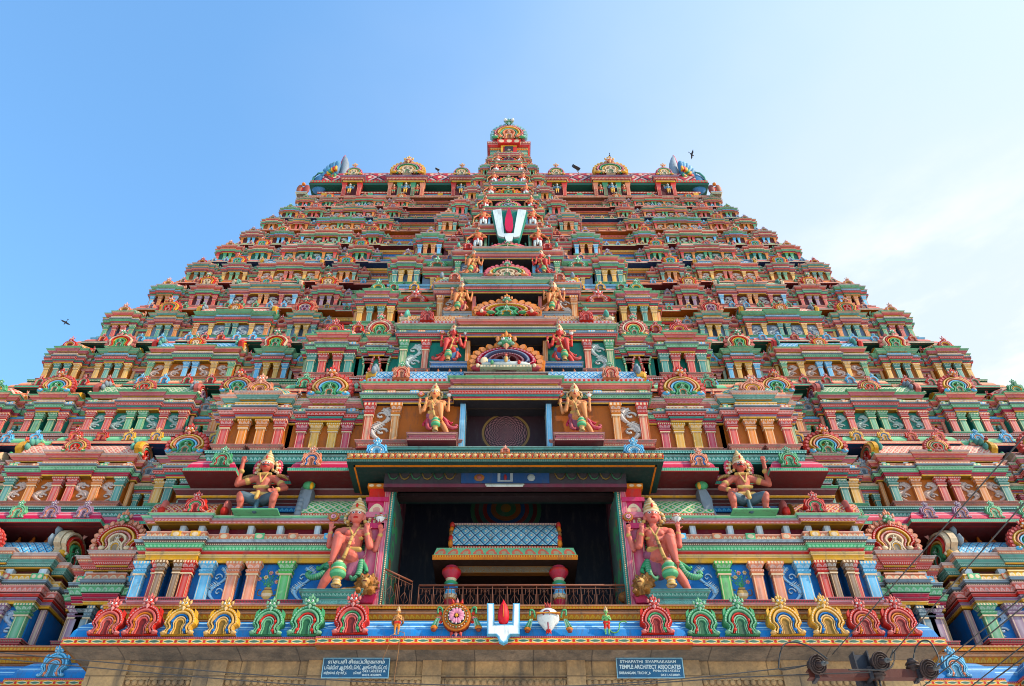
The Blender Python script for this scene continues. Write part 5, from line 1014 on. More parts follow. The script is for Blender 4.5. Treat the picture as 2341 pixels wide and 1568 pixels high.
    for a, b, o, c, pt in ((18.3, 18.55, .12, P, 'plain'), (18.55, 18.8, .02, P, 'dentil'), (18.8, 19.05, .2, lit(P, .2), 'plain'), (19.05, 19.6, .08, P, 'petals'), (19.6, 19.8, .2, P, 'plain'), (19.8, 20.3, .1, R, 'plain'), (20.3, 20.5, .2, O, 'dots')): jb.fr(A, Bb, YP-.5, YP+.5, a, b, o, o, c, pt, C)
    A, Bb = X2(5.1, 5.35); jb.fr(A, Bb, YP-.62, YP+.5, 14.42, 20.45, 0, 0, P, 'grad', lit(P, .35)); A, Bb = X2(4.92, 5.1)
    jb.fr(A, Bb, YP-.58, YP+2.6, 14.42, 20.45, 0, 0, T)
    for k in range(66): jb.ell((q*5.01, YP-.6, 14.5+k*.09), .038, C, 5, 3)
    jb.fr(min(q*4.9, q*5.4), max(q*4.9, q*5.4), YP-.64, YP, 20.452, 20.58, 0, 0, O, 'dots', Y)
    jb.face([(q*4.915, YP-.3, 14.5), (q*4.915, YP+2.5, 14.5), (q*4.915, YP+2.5, 20.3), (q*4.915, YP-.3, 20.3)][::-q], (.10, .14, .12), 'flower', (.45, .12, .05), [(0, 0), (1.6, 0), (1.6, 3.4), (0, 3.4)][::-q])
    jb.build('entrance_pillar', po)
    pd = MB(); A, Bb = X2(5.85, 7.8); stack(pd, A, Bb, YP-1.0, YP, 14.42, 15.22, [(.16, .1, .1, T, 'dots', C), (.12, .05, .05, lit(T, .2), 'dentil', C), (.30, 0, 0, T, 'scroll', (.4, .62, .55), .6), (.08, .05, .05, T), (.2, .05, .16, T, 'petals', (.3, .5, .42)), (.14, .18, .18, lit(T, .1), 'dots', (.1, .25, .2))], 1); pd.build('pedestal', po)
# ---- porch canopy, inner room
pc = MB(); zc0 = 20.75
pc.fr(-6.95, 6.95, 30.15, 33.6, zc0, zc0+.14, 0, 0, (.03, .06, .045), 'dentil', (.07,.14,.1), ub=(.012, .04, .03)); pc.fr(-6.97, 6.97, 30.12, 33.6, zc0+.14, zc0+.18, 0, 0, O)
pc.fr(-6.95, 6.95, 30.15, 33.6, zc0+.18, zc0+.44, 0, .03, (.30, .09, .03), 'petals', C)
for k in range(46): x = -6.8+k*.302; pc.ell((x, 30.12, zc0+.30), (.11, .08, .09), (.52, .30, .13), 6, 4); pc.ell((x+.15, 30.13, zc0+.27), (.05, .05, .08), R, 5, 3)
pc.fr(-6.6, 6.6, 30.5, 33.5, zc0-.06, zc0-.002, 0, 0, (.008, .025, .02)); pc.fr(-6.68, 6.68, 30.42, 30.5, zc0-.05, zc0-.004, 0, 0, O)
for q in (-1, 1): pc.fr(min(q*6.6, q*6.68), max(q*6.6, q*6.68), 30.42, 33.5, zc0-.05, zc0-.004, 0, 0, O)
pc.M = Matrix.Translation((0, 30.1, zc0+.44)); kudu(pc, .42, .3, PE, R, 0); pc.M = None
for q in (-1, 1): pc.M = Matrix.Translation((q*5.75, 30.5, zc0+.46)); kudu(pc, .95, .85, LB, W, 1); pc.M = None
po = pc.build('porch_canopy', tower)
lb = MB(); stack(lb, -5.95, 5.95, 31.35, 31.9, Z[1]+.46, Z[1]+1.35, [(.2, 0, 0, T), (.4, .02, .12, T, 'petals', (.38, .62, .55)), (.2, .1, .1, T, 'dots', C), (.2, .2, .2, lit(T, .1))], 1); lb.build('green_ledge', tower)
rm = MB(); zi = 14.42
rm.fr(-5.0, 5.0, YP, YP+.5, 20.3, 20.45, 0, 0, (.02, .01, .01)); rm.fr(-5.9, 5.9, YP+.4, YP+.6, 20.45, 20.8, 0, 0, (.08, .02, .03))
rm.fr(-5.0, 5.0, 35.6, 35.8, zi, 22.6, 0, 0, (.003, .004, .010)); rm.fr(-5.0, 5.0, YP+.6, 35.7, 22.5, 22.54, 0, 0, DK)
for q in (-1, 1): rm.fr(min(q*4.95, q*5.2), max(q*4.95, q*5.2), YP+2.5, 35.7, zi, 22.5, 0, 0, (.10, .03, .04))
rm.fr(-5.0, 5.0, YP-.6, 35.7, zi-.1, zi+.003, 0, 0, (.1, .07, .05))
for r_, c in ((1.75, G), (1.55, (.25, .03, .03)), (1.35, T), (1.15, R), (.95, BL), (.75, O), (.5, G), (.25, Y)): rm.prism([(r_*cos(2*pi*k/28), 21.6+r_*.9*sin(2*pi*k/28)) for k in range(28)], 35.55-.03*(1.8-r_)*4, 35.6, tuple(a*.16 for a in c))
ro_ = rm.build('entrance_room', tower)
fz = MB()
YZ = 30.98; fz.fr(-5.35, 5.35, YZ, YZ+.3, 20.14, 20.72, 0, 0, (.03, .02, .02), 'plain', None, ub=(.03, .01, .01)); fz.fr(-1.95, 1.95, YZ-.03, YZ, 20.16, 20.72, 0, 0, (.015, .04, .10)); fz.fr(-5.35, 5.35, YZ-.02, YZ+.35, 19.96, 20.14, 0, 0, (.12, .025, .035), ub=(.04, .01, .012))
for a, b in ((-.34, -.22), (.22, .34)): fz.fr(a, b, YZ-.06, YZ-.03, 20.3, 20.66, 0, 0, (.22,.22,.22))
fz.fr(-.34, .34, YZ-.06, YZ-.03, 20.22, 20.3, 0, 0, (.22,.22,.22)); fz.ell((0, YZ-.05, 20.45), (.07, .03, .17), (.2,.02,.02), 8, 5); fz.ell((-1.15, YZ-.04, 20.44), (.24, .04, .19), (.2,.07,.02), 12, 6); fz.ell((-1.15, YZ-.08, 20.44), (.12, .04, .1), (.2,.05,.05), 8, 5); fz.ell((1.15, YZ-.04, 20.44), (.18, .05, .19), (.22,.22,.2), 10, 5)
for k in range(6):
    for q in (-1, 1): fz.tube([(q*(2.2+.5*k), YZ-.02, 20.68), (q*(2.32+.5*k), YZ-.03, 20.42), (q*(2.45+.5*k), YZ-.03, 20.36), (q*(2.58+.5*k), YZ-.03, 20.42), (q*(2.7+.5*k), YZ-.02, 20.68)], .035, [(.14,.08,.02), (.03,.09,.04)][k % 2], 5)
fz.build('painted_frieze', tower)
# ---- things in the porch
t = thing('tube_lamp', 'unlit white fluorescent tube lamp under the beam of the dark entrance', 'lamp', (-.02, 30.9, 19.98)); b = MB(); b.tube([(-.8, 0, 0), (.8, 0, 0)], .035, (.6, .58, .5), 8); b.build('tube', t); b = MB(); b.fr(-.86, .86, -.03, .08, .04, .1, 0, 0, (.3, .28, .22)); b.build('fitting', t)
shr = thing('shrine_pavilion', 'small pillared shrine with a blue scaled vault roof inside the dark entrance', 'shrine', (0, 33.2, zi))
b = MB(); b.fr(-3.15, 3.15, -.55, 1.8, 2.95, 3.07, 0, 0, O, 'plain', None, ub=(.03, .015, .01)); b.fr(-3.15, 3.15, -.55, 1.8, 3.07, 3.18, 0, 0, Y, 'dots', R); b.fr(-3.1, 3.1, -.5, 1.8, 3.18, 3.6, .02, -.10, (.20, .42, .22), 'petals', (.75, .18, .12), .8); b.fr(-2.5, 2.5, -.2, 1.5, 3.6, 3.8, 0, 0, R, 'dentil', C); b.build('eave', shr)
b = MB(); barrel(b, -2.4, 2.4, -.25, 1.5, 3.8, 1.45, (.13, .33, .42), NB, 0, kx=1.2, n=8, tp=.45)
for q in (-1, 1):
    for k in range(5): b.ell((q*2.42, -.22+.10*k, 3.9+.28*k), (.12, .18, .2), [O, R, BR, O, R][k], 7, 5)
b.build('vault_roof', shr)
for q in (-1, 1):
    b = MB(); b.lathe((q*2.33, 0, 0), [(.26, 0), (.28, .1), (.24, .15), (.25, 1.25), (.28, 1.3), (.22, 1.4), (.3, 1.55), (.22, 1.75), (.2, 1.8), (.3, 1.88), (.3, 1.98), (.22, 2.0), (.3, 2.12), (.2, 2.2), (.24, 2.3), (.42, 2.58), (.42, 2.7), (.28, 2.72), (.28, 2.86)], R, 14, [MG, MG, MG, MG, O, C, LB, W, BL, LB, O, G, LG, C, (.5,.06,.08), R, MG, (.4, .05, .08)]); b.build('pillar', shr)
b = MB(); b.fr(-2.4, 2.4, .0, .3, 2.62, 2.94, 0, 0, (.16, .07, .02), 'scroll', (.10, .14, .12), .5); b.build('beam', shr)
b = MB(); b.ell((-1.5, 1.0, .55), (.62, .35, .85), (.30, .17, .06), 12, 8, 'stripe', (.2, .1, .04)); b.ell((.6, 1.0, .25), (1.9, .3, .28), (.32, .12, .05), 12, 6); b.ell((-.6, .6, .3), (.28, .2, .22), LB, 8, 5); b.build('reclining_image', shr)
def grille(name, label, x0, x1, y, z0, z1, M=None, grp=None):
    t = thing(name, label, 'railing', (0, 0, 0), 0, grp)
    if M is not None: t.matrix_world = M
    c = (.13, .045, .025); b = MB(); L = x1-x0
    b.tube([(x0, y, z1), (x1, y, z1)], .045, (.18, .06, .035), 6); b.build('rail', t)
    for zz in (z1-.14, z0+.04): b = MB(); b.tube([(x0, y, zz), (x1, y, zz)], .02, c, 5); b.build('rail', t)
    m = max(2, int(round(L/.62))); d = L/m; h0, h1 = z0+.05, z1-.15; hm = (h0+h1)/2
    for k in range(m+1): b = MB(); x = x0+k*d; b.tube([(x, y, z0), (x, y, z1)], .022, c, 5); b.build('post', t)
    for k in range(m):
        b = MB(); x = x0+(k+.5)*d; r = d*.26
        b.tube([(x, y, h0), (x, y, h1)], .012, c, 4)
        P = [(x-r, y, hm), (x, y, hm+.28), (x+r, y, hm), (x, y, hm-.28), (x-r, y, hm)]; b.tube(P, .013, c, 4)
        for e in (-1, 1):
            b.tube([(x+e*r, y, h0), (x+e*r, y, h0+.25), (x+e*(r+.09), y, h0+.25), (x+e*(r+.09), y, h1-.25), (x+e*r, y, h1-.25), (x+e*r, y, h1)], .012, c, 4)
            b.tube([(x+e*.06+.05*cos(a*.9)*e, y, h0+.1+.05*sin(a*.9)) for a in range(7)], .010, c, 4); b.tube([(x+e*.06+.05*cos(a*.9)*e, y, h1-.1+.05*sin(a*.9)) for a in range(7)], .010, c, 4)
        b.build('grille_panel', t)
    return t
grille('railing', 'rusty brown metal railing of diamonds and squares across the floor of the dark entrance', -3.5, 4.9, 31.55, zi, zi+1.22)
grille('railing_gate', 'rusty brown metal gate leaf swung open beside the left entrance pillar', 0, 1.5, 0, 0, 1.62, Matrix.Translation((-4.85, 30.95, zi)) @ Matrix.Rotation(radians(48), 4, 'Z'))
# ------------------------------------------------------------------ stone base, ground
def stone_mat(name, c1, c2, sc=1.0):
    m = bpy.data.materials.new(name); m.use_nodes = True; t = m.node_tree; bs = t.nodes['Principled BSDF']; g = t.nodes.new('ShaderNodeNewGeometry')
    n1 = t.nodes.new('ShaderNodeTexNoise'); n1.inputs['Scale'].default_value = .7*sc; n1.inputs['Detail'].default_value = 9; n1.inputs['Roughness'].default_value = .65; t.links.new(g.outputs['Position'], n1.inputs['Vector'])
    n2 = t.nodes.new('ShaderNodeTexNoise'); n2.inputs['Scale'].default_value = 9*sc; n2.inputs['Detail'].default_value = 6; t.links.new(g.outputs['Position'], n2.inputs['Vector'])
    cr = t.nodes.new('ShaderNodeValToRGB'); cr.color_ramp.elements[0].position = .32; cr.color_ramp.elements[0].color = (*c2, 1); cr.color_ramp.elements[1].position = .62; cr.color_ramp.elements[1].color = (*c1, 1)
    t.links.new(n1.outputs[0], cr.inputs[0]); c = mixc(t, .35, cr.outputs[0], n2.outputs[0], 'OVERLAY')
    if sc == 1.0:                              # block joints and rain streaks
        sx_ = t.nodes.new('ShaderNodeSeparateXYZ'); t.links.new(g.outputs['Position'], sx_.inputs[0]); cb_ = t.nodes.new('ShaderNodeCombineXYZ'); t.links.new(sx_.outputs[0], cb_.inputs[0]); t.links.new(sx_.outputs[2], cb_.inputs[1])
        br = t.nodes.new('ShaderNodeTexBrick'); br.inputs['Scale'].default_value = .5; br.inputs['Mortar Size'].default_value = .012; br.inputs['Brick Width'].default_value = 1.1; br.inputs['Row Height'].default_value = .42; br.inputs['Color1'].default_value = (1, 1, 1, 1); br.inputs['Color2'].default_value = (.78, .76, .74, 1); br.inputs['Mortar'].default_value = (.3, .27, .25, 1)
        t.links.new(cb_.outputs[0], br.inputs['Vector']); c = mixc(t, .85, c, br.outputs[0], 'MULTIPLY')
        n3_ = t.nodes.new('ShaderNodeTexNoise'); n3_.inputs['Scale'].default_value = 2.2; n3_.inputs['Detail'].default_value = 5; mq = t.nodes.new('ShaderNodeMapping'); mq.inputs['Scale'].default_value = (1, 1, .12); t.links.new(g.outputs['Position'], mq.inputs[0]); t.links.new(mq.outputs[0], n3_.inputs['Vector'])
        rq = t.nodes.new('ShaderNodeMapRange'); rq.inputs['From Min'].default_value = .52; rq.inputs['From Max'].default_value = .7; rq.inputs['To Max'].default_value = .75; t.links.new(n3_.outputs[0], rq.inputs[0]); c = mixc(t, rq.outputs[0], c, (.05, .035, .025)); t.links.new(c, bs.inputs['Base Color']); bs.inputs['Roughness'].default_value = .9
    bp = t.nodes.new('ShaderNodeBump'); bp.inputs['Strength'].default_value = .5; bp.inputs['Distance'].default_value = .04; t.links.new(n2.outputs[0], bp.inputs['Height']); t.links.new(bp.outputs[0], bs.inputs['Normal']); return m
STONE = stone_mat('weathered_ochre_granite', (.36, .20, .08), (.17, .10, .05)); DARKST = stone_mat('dark_soffit_stone', (.16, .11, .07), (.05, .04, .03)); PAVE = stone_mat('dusty_paving', (.15, .125, .10), (.10, .085, .07), .4)  # soffit stone is a darker brown than the wall stone
b = MB(); b.fr(-4000, 4000, -4000, 4000, -2.0, -1.6); g = b.build('ground', None, PAVE); g['kind'] = 'structure'
st_ = MB(); dk_ = MB(); YW = 31.15
st_.fr(-15.5, 15.5, YW, 60, -1.6, 12.355); st_.fr(-37, 37, DM[0]+1.2, 2*YC-DM[0]-1.2, -1.6, 12.3)
for q in (-1, 1):                                         # flat piers, panels with scalloped heads
    for a, b_ in ((2.35, 3.05), (5.7, 7.35), (10.4, 11.6), (14.1, 15.6)): A, Bb = (a, b_) if q > 0 else (-b_, -a); st_.fr(A, Bb, YW-.14, YW, -1.6, 12.35)
    for a, b_ in ((3.05, 5.7), (7.35, 10.4), (11.6, 14.1)):
        A, Bb = (a, b_) if q > 0 else (-b_, -a); st_.fr(A, Bb, YW-.10, YW, 11.74, 11.80); st_.fr(A, Bb, YW-.06, YW, 11.64, 11.74)
        m = int((b_-a)/.24)
        for k in range(m): st_.ell((A+(k+.5)*(Bb-A)/m, YW-.02, 11.56), (.11, .09, .12), C, 8, 6)
        st_.fr(A+.2, Bb-.2, YW-.08, YW, 9.0, 11.35)
A, Bb = -2.35, 2.35; st_.fr(A, Bb, YW-.10, YW, 11.74, 11.80)
for k in range(19): st_.ell((A+(k+.5)*.247, YW-.02, 11.56), (.11, .09, .12), C, 8, 6)
base = st_.build('stone_base', tower, STONE)
n = 5
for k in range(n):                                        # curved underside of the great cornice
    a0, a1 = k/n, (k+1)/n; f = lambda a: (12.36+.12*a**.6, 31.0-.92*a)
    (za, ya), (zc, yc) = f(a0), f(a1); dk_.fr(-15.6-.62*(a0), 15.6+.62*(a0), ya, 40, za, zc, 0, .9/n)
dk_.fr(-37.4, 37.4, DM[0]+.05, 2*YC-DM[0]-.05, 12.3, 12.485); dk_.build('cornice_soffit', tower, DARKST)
# ------------------------------------------------------------------ guardians of the entrance, seated figures, lions
figure('guardian_statue', 'big pink four-armed guardian left of the dark entrance, knee raised over a green mace', 'statue', G_RED, (-6.5, YP-.6, 15.2), .99, radians(0), 'big pink guardians of the entrance', 1.1)
figure('guardian_statue', 'big pink four-armed guardian right of the dark entrance, knee raised over a green mace', 'statue', G_REDm, (6.45, YP-.6, 15.2), .99, 0, 'big pink guardians of the entrance', 1.1)
LI = lion_parts()
figure('lion_statue', 'snarling brown lion at the feet of the left entrance guardian', 'lion statue', LI, (-5.62, YP-.85, 15.05), 1.05, radians(0)); figure('lion_statue', 'snarling brown lion at the feet of the right entrance guardian', 'lion statue', {k: v for k, v in LI.items()}, (5.62, YP-.85, 15.05), 1.05, radians(-25))
SL = seated_parts(1); SR = seated_parts(-1)
figure('seated_statue', 'moustached seated giant with raised hand on the ledge left of the entrance', 'statue', SL, (-10.95, 31.8, 19.1), .94, 0, 'seated moustached giants'); figure('seated_statue', 'moustached seated giant with raised hand on the ledge right of the entrance', 'statue', SR, (10.75, 31.8, 19.1), .94, 0, 'seated moustached giants')
GA = simple_parts((.55, .25, .10), O, False, True, False, True, .05); HA = simple_parts((.16, .38, .13), R, False, True, True, False, .05)
figure('small_statue', 'small brown winged figure with folded hands on the blue cornice', 'statue', GA, (-4.0, 29.93, 12.86), .25); figure('small_statue', 'small green monkey figure with curled tail and folded hands on the blue cornice', 'statue', HA, (3.85, 29.93, 12.86), .25)
# ------------------------------------------------------------------ emblems on the blue cornice
def tassels_parts(t, r):
    for q in (-1, 1): b = MB(); tassels(b, 0, 0, .05, r, (q,)); b.build('tassel', t)
t = thing('wheel_emblem', 'round pink lotus wheel emblem on the blue cornice', 'emblem', (-1.78, 29.9, 13.5)); b = MB(); wheel_mb(b, (0, 0, 0), .55); b.build('wheel', t); tassels_parts(t, .55)
t = thing('conch_emblem', 'white conch shell emblem on the blue cornice', 'emblem', (1.66, 29.9, 13.42)); b = MB(); conch_mb(b, (0, 0, 0), .52); b.build('conch', t); tassels_parts(t, .52)
t = thing('painted_mark_emblem', 'white U-shaped mark with a red flame on the blue cornice', 'emblem', (-.02, 29.72, 12.44), 0); t.scale = (.97, 1, .88)
def Uout(w, t_, h, d, nk_, g=0): return [(-w+g, h-g), (-w+g+.02, d+g*.3), (-.28+g*.5, d+g*.3), (-.2+g, d-.1), (-.16+g, .06+g), (0, -.02+g), (.16-g, .06+g), (.2-g, d-.1), (.28-g*.5, d+g*.3), (w-g-.02, d+g*.3), (w-g, h-g), (w-t_+g, h-g), (w-t_+g-.03, d+.42-g), (-w+t_-g+.03, d+.42-g), (-w+t_-g, h-g)]
b = MB()
def upoly(g, y0, y1, c):
    o = Uout(.64, .27, 1.72, .36, 0, g)
    b.prism([o[0], o[1], o[13], o[14]], y0, y1, c); b.prism([o[11], o[12], o[9], o[10]][::-1], y0, y1, c); b.prism([o[13]] + o[1:10] + [o[12]], y0, y1, c)
upoly(0, -.10, .12, (.16, .42, .58)); upoly(.035, -.115, -.10, (.42, .62, .72)); upoly(.065, -.125, -.115, (.80, .80, .78)); b.build('white_mark', t)
b = MB(); b.lathe((0, -.02, .78), [(.03, 0), (.18, .12), (.23, .34), (.21, .6), (.15, .85), (.06, 1.02), (0, 1.16)], (.62, .02, .03), 12); b.tube([(0, -.23, 1.05), (0, -.24, 1.3), (0, -.17, 1.65)], [.03, .02, .01], O, 5); b.build('flame', t)
# big lit-frame emblem board high on the tower
yq = 36.6; t = thing('emblem_board', 'large white V-shaped board with a red flame, high on the tower middle', 'emblem sign', (0, 0, 0))
def A_(x, y): p = at(x, y, yq); return (p.x, p.z)
b = MB()
base_ = [(1123, 482), (1206, 483), (1188, 545), (1184, 549), (1168, 549), (1166, 557), (1160, 557), (1158, 549), (1146, 547), (1140, 545)]
b.prism([A_(*p) for p in base_][::-1], yq+.0, yq+.45, (.02, .20, .14)); b.build('green_backing', t)
b = MB()
for P in ([(1126.5, 484), (1146, 481), (1152.5, 537), (1152.5, 546), (1142, 544), (1138, 541)], [(1184, 482), (1203, 484), (1189, 540), (1186, 544.5), (1174.5, 546), (1174.5, 537)], [(1152.5, 537), (1174.5, 537), (1174.5, 543), (1170, 554), (1163, 556), (1158, 554), (1152.5, 543)]): b.prism([A_(*p) for p in P][::-1], yq-.16, yq+.01, (.62, .66, .64), cs=(.35, .4, .38))
b.build('white_mark', t)
b = MB(); P = [(1163.5, 478), (1168, 490), (1172, 505), (1173, 520), (1171, 530), (1166, 535), (1161, 535), (1156, 530), (1154, 520), (1155, 505), (1159, 490)]; b.prism([A_(*p) for p in P][::-1], yq-.24, yq+.01, (.55, .015, .06)); b.build('flame', t)
b = MB()
for q in (-1, 1):
    p = A_(1163+q*38, 548); b.tube([(p[0], yq+.3, p[1]), (p[0]+q*.2, yq+3.4, p[1]+.1)], .05, DG, 5); b.tube([(p[0]-q*.8, yq+.3, p[1]-.1), (p[0]+q*.1, yq+3.0, p[1]-.9)], .05, DG, 5); b.tube([(p[0]+q*.25, yq+.6, p[1]-.9), (p[0]+q*.25, yq+.6, p[1]+1.2)], .05, DG, 5)
b.build('bracket', t)
# ------------------------------------------------------------------ sign boards
def text_mesh(body, size, loc, parent, mat, font=None, sx=1.0, bold=0.0):
    cu = bpy.data.curves.new('lettering', 'FONT'); cu.body = body; cu.size = size; cu.extrude = .004; cu.offset = bold; cu.align_x = 'LEFT'
    if font: cu.font = font
    o = bpy.data.objects.new('lettering', cu); COLL.objects.link(o); bpy.context.view_layer.update()
    me = bpy.data.meshes.new_from_object(o.evaluated_get(bpy.context.evaluated_depsgraph_get())); bpy.data.objects.remove(o)
    me.materials.clear(); me.materials.append(mat); xs = [v.co.x for v in me.vertices] or [0, 1]
    o = bpy.data.objects.new('lettering', me); COLL.objects.link(o); o.parent = parent; o.rotation_euler = (pi/2, 0, 0); wd = max(xs)-min(xs); k = sx/wd if wd > 0 else 1; o.scale = (k, 1, 1); o.location = (loc[0]-min(xs)*k, loc[1], loc[2]); return o
def flat(name, c, rough=.5):
    m = bpy.data.materials.new(name); m.use_nodes = True; m.node_tree.nodes['Principled BSDF'].inputs['Base Color'].default_value = (*c, 1); m.node_tree.nodes['Principled BSDF'].inputs['Roughness'].default_value = rough; return m
LET = flat('white_letter_paint', (.42, .47, .46))
try:
    import os
    fp = os.path.join(bpy.utils.resource_path('LOCAL'), 'datafiles', 'fonts', 'NotoSansTamil-VariableFont_wdth,wght.woff2')
except Exception: fp = None
def signboard(x, label, lines):
    t = thing('sign_board', label, 'sign board', (x, YW-.22, 11.66), 0, 'blue name boards under the cornice'); t.rotation_euler = (radians(5), 0, 0); t.scale = (.9, .9, .76)
    b = MB(); b.fr(-1.36, 1.36, 0, .05, 0, .92, 0, 0, (.035, .11, .20)); b.build('board', t)
    b = MB()
    for a in ((-1.39, -1.355, -.02, .95), (1.355, 1.39, -.02, .95), (-1.355, 1.355, -.02, .012), (-1.355, 1.355, .915, .95)): b.fr(a[0], a[1], -.012, .04, a[2], a[3], 0, 0, (.30, .50, .58))
    b.build('frame', t)
    for body, size, xx, zz, wd, bo in lines: text_mesh(body, size, (xx, -.006, zz), t, LET, None, wd, bo)
signboard(5.45, 'blue board with white English lettering under the cornice', [('STHAPATHI  SIVAPRAKASAM', .2, -1.22, .70, 2.32, .002), ('TEMPLE ARCHITECT ASSOCIATES', .26, -1.27, .43, 2.55, .006), ('SRIRANGAM, TRICHY_6', .17, -1.3, .17, 1.3, .003), ('PhNo: 0431.432552', .15, .12, .28, 1.1, .002), ('0431.432809.', .15, .42, .08, .8, .002)])
signboard(-5.53, 'blue board with white Tamil lettering under the cornice', [('ஸ்தபதி சிவப்பிரகாசம்', .22, -1.18, .68, 2.36, .006), ('டெம்பிள் ஆர்க்கிடெக்ட் அசோசியேட்ஸ்', .24, -1.3, .40, 2.6, .004), ('ஸ்ரீரங்கம், திருச்சி_6.', .17, -1.3, .17, .95, .003), ('போன்:', .17, -.08, .17, .33, .003), ('0431.432552 &', .14, .3, .26, .95, .002), ('0431.432809.', .14, .3, .08, .8, .002)])
# dangling dry creeper on the cornice
b = MB(); p0 = at(912, 1455, 29.9)
b.tube([p0, p0+Vector((.05, -.1, -.5)), p0+Vector((-.02, -.05, -1.5)), p0+Vector((0, .0, -2.4))], .015, (.22, .10, .04), 4); b.tube([p0+Vector((0, 0, .1)), p0+Vector((-.3, -.1, .0)), p0+Vector((-.35, -.1, -.4)), p0+Vector((-.5, -.1, -.9))], .013, (.3, .14, .06), 4); b.tube([p0+Vector((0, 0, .2)), p0+Vector((.2, -.1, .1)), p0+Vector((.25, -.1, -.2))], .012, (.3, .14, .06), 4)
tag(b.build('dry_creeper'), 'thin dry creeper strands hanging from the small brown winged statue', 'plant')
# ------------------------------------------------------------------ floodlights on the roof, birds
for x, y, q, lab in ((1000, 388, -1, 'small floodlight on a slanting rod above the left half of the roof'), (1318, 385, -1, 'bigger floodlight on a slanting rod above the right half of the roof')):
    p = at(x, y, 51.0); t = thing('floodlight', lab, 'floodlight', p); sz = .55 if x > 1200 else .3
    b = MB(); b.tube([(0, .1, 0), (.75, .6, -1.3)], .05, (.2, .14, .1), 6); b.build('rod', t)
    b = MB(); b.M = Matrix.Rotation(radians(-25), 4, 'X') @ Matrix.Rotation(radians(30), 4, 'Z') @ Matrix.Rotation(radians(-18), 4, 'Y'); b.fr(-sz*.6, sz*.6, -.3*sz, .2*sz, 0, sz*1.1, .12*sz, 0, (.05, .05, .05)); b.fr(-sz*.5, sz*.5, -.34*sz, -.3*sz, .1*sz, sz, 0, 0, (.35, .38, .4)); b.build('lamp_head', t)
def bird(name, lab, p, s, wings, rz, roll=0):
    t = thing(name, lab, 'bird', p, rz); t.rotation_euler = (0, roll, rz); c = (.035, .03, .03)
    b = MB(); b.tube([(-.5*s, 0, 0), (-.3*s, 0, .0), (0, 0, .02*s), (.3*s, 0, .02*s), (.5*s, 0, 0)], [.02*s, .09*s, .15*s, .1*s, .02*s], c, 8); b.ell((.42*s, 0, .05*s), .09*s, c, 8, 6); b.spike((.48*s, 0, .05*s), (.66*s, 0, .03*s), .03*s, (.1, .08, .05))
    for e in (-1, 1): b.face([(-.4*s, 0, .01), (-.85*s, e*.13*s, 0), (-.8*s, 0, .01)], c)
    b.build('bird_body', t)
    for e in (-1, 1):
        b = MB()
        if wings: P = [(.15*s, e*.08*s, .05*s), (.22*s, e*.5*s, .14*s), (.02*s, e*1.05*s, .1*s), (-.1*s, e*.6*s, .1*s), (-.18*s, e*.1*s, .04*s)]
        else: P = [(.1*s, e*.13*s, .05*s), (0, e*.16*s, 0), (-.55*s, e*.08*s, 0), (-.2*s, e*.12*s, .08*s)]
        b.face(P, c); b.face([(x_, y_, z_-.015*s) for x_, y_, z_ in P][::-1], c); b.build('wing', t)
bird('flying_bird', 'dark bird flying in the clear sky left of the tower', at(150, 737, 30), .26, True, radians(140), radians(35))
bird('flying_bird', 'dark bird with spread wings flying beside the right roof fin', at(1581, 353, 45), .55, True, radians(0), radians(60))
bird('flying_bird', 'dark bird flying in front of the left slope of the tower', at(438, 737, 36), .35, True, radians(200), radians(20))
bird('perched_bird', 'black crow perched on top of the wide right roof arch', at(1394, 357, 49.6), .5, False, radians(80))
# ------------------------------------------------------------------ power pole with insulators and wires
YO = 14.0; RUST = (.11, .03, .02); STL = (.035, .03, .035)
pole = thing('power_pole', 'dark steel power pole top with a rusty crossarm in front of the cornice', 'power pole', (0, 0, 0))
def P3(x, y, d=0): return at(x, y, YO+d)
a_, b__ = P3(1963, 1490), P3(1982, 1600); c0 = P3(1966, 1489)
b = MB(); 
for dx in (-.12, .12): b.fr(c0.x+dx-.012, c0.x+dx+.012, YO, YO+.22, -1.6, c0.z+.02*(dx > 0), 0, 0, STL)
b.fr(c0.x-.11, c0.x+.11, YO+.1, YO+.12, -1.6, c0.z-.02, 0, 0, (.05, .045, .055)); b.build('steel_channel_post', pole)
L0, L1 = P3(1842, 1541), P3(2110, 1553); b = MB(); zc_ = (L0.z+L1.z)/2
b.fr(L0.x, L1.x, YO-.16, YO-.145, zc_-.07, zc_+.07, 0, 0, RUST); b.fr(L0.x, L1.x, YO-.145, YO-.0, zc_-.07, zc_-.055, 0, 0, RUST); b.fr(L0.x, L1.x, YO-.145, YO-.0, zc_+.055, zc_+.07, 0, 0, RUST)
for x in (L0.x+.12, L1.x-.12, c0.x): b.fr(x-.03, x+.03, YO-.2, YO+.05, zc_-.1, zc_+.1, 0, 0, STL)
b.build('crossarm', pole)
CER = (.05, .025, .02)
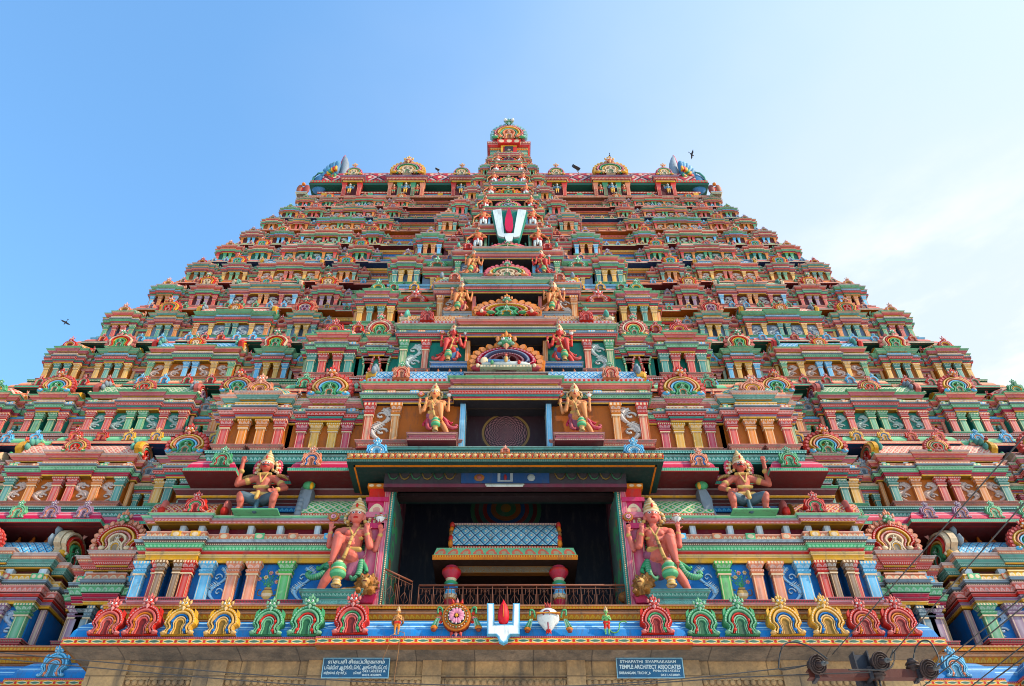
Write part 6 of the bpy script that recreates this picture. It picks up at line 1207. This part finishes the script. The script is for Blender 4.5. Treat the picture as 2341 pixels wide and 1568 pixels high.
def disc_ins(x, y, lab, r=.16, ry=0):
    p = P3(x, y, -.3); t = thing('disc_insulator', lab, 'insulator', p, 0, 'insulators on the power pole')
    fwd = (Vector((.3, 0, 0)) - p).normalized(); d = (fwd + Vector((.55, 0, .1))).normalized(); t.rotation_mode = 'QUATERNION'; t.rotation_quaternion = d.to_track_quat('Z', 'Y')
    b = MB(); b.lathe((0, 0, 0), [(.02, -.22), (.09, -.2), (.1, -.1), (.12, -.06), (r, -.03), (r*1.02, 0), (r*.93, .012), (r*.9, -.02), (r*.76, -.02), (r*.74, .015), (r*.68, .015), (r*.66, -.02), (r*.52, -.02), (r*.5, .02), (r*.44, .02), (r*.42, -.01), (.05, -.01), (.05, .05), (.03, .08), (.03, .16), (0, .17)], CER, 24); b.build('porcelain_disc', t)
    b = MB(); b.tube([(0, 0, .1), (0, 0, .28)], .022, (.10, .09, .08), 6); b.ell((0, 0, .17), .045, (.12, .11, .1), 8, 5); b.build('clamp', t); return p, d
I = [disc_ins(1870, 1519, 'black ribbed disc insulator at the left end of the rusty crossarm'), disc_ins(2014, 1512, 'black ribbed disc insulator beside the top of the steel post'), disc_ins(2125, 1530, 'black ribbed disc insulator at the right end of the rusty crossarm')]
def pin_ins(x, y, lab, r):
    p = P3(x, y, -.12); t = thing('pin_insulator', lab, 'insulator', p, 0, 'insulators on the power pole'); b = MB()
    pr = [(0, .13), (r*.5, .12), (r*.6, .08), (r*.9, .05), (r*.95, .03), (r*.6, .02), (r, -.01), (r, -.03), (r*.65, -.04), (r*.8, -.07), (r*.4, -.1), (.02, -.1)]; b.lathe((0, 0, 0), pr[::-1], CER, 18); b.build('porcelain_body', t); b = MB(); b.tube([(0, 0, -.1), (0, 0, -.28)], .018, STL, 6); b.build('pin', t); return p
p1 = pin_ins(2087, 1523, 'small ribbed pin insulator standing between the post and the right disc', .12); p2 = pin_ins(2006, 1541, 'small glossy pin insulator in front of the foot of the steel post top', .13)
def wire(name, lab, pts, r, grp='overhead wires'):
    b = MB(); tubearc(b, pts, r, (.06, .05, .045), 5); tag(b.build(name), lab, 'wire', grp)
k_ = (.09, .08, .07)
wire('overhead_wire', 'taut wire rising from the left disc insulator to the right edge', [P3(1903, 1496, -.4), at(2120, 1249, 10), at(2341, 998, 7.6), at(2600, 700, 5.5)], .009)
wire('overhead_wire', 'taut wire rising from the middle disc insulator to the right edge', [P3(2041, 1493, -.4), at(2190, 1322, 10.6), at(2341, 1150, 8.4), at(2600, 860, 6.5)], .009)
wire('overhead_wire', 'taut wire rising from the right disc insulator to the right edge', [P3(2140, 1527, -.4), at(2240, 1445, 11.2), at(2341, 1362, 9.6), at(2600, 1150, 8)], .009)
wire('overhead_wire', 'lower wire crossing the bottom right corner just under the right disc wire', [P3(2096, 1580, 0), at(2220, 1484, 11.5), at(2341, 1386, 10), at(2600, 1180, 8)], .009)
wire('overhead_wire', 'wire crossing low over the blue cornice at the bottom right', [P3(2200, 1585, 0), at(2341, 1474, 11.5), at(2600, 1270, 8)], .009)
wire('overhead_wire', 'lowest wire crossing the bottom right corner', [P3(2230, 1585, 0), at(2341, 1503, 11.5), at(2600, 1310, 8)], .011)
wire('overhead_wire', 'upper of the two sagging wires across the stone wall at the bottom', [at(-150, 1478, 14), at(300, 1519, 14), at(800, 1557, 14), at(1250, 1569, 14), at(1540, 1553, 14), at(1760, 1531, 14), P3(1850, 1520, -.1)], .010)
wire('overhead_wire', 'lower of the two sagging wires across the stone wall at the bottom', [at(-150, 1492, 14), at(300, 1534, 14), at(700, 1566, 14), at(1150, 1585, 14), at(1420, 1567, 14), at(1720, 1547, 14), P3(1990, 1537, -.3)], .010)
wire('jumper_wire', 'looped jumper wire on the left disc insulator', [P3(1838, 1522, 0), P3(1786, 1531, 0), P3(1781, 1515, 0), P3(1789, 1478, 0), P3(1812, 1468, 0), P3(1850, 1478, -.2), P3(1892, 1506, -.5)], .014, 'jumper wires')
wire('jumper_wire', 'looped jumper wire between the middle disc insulator and the pin insulator', [P3(2035, 1506, -.4), P3(2044, 1485, -.4), P3(2043, 1515, -.4), P3(2026, 1530, -.4), P3(1975, 1531, -.3), P3(1940, 1531, -.3)], .014, 'jumper wires')
wire('jumper_wire', 'looped jumper wire arching from the pin insulator to the right disc insulator', [P3(2089, 1512, -.1), P3(2092, 1484, -.1), P3(2106, 1466, -.2), P3(2124, 1466, -.3), P3(2138, 1485, -.4), P3(2146, 1508, -.5), P3(2134, 1526, -.5)], .014, 'jumper wires')
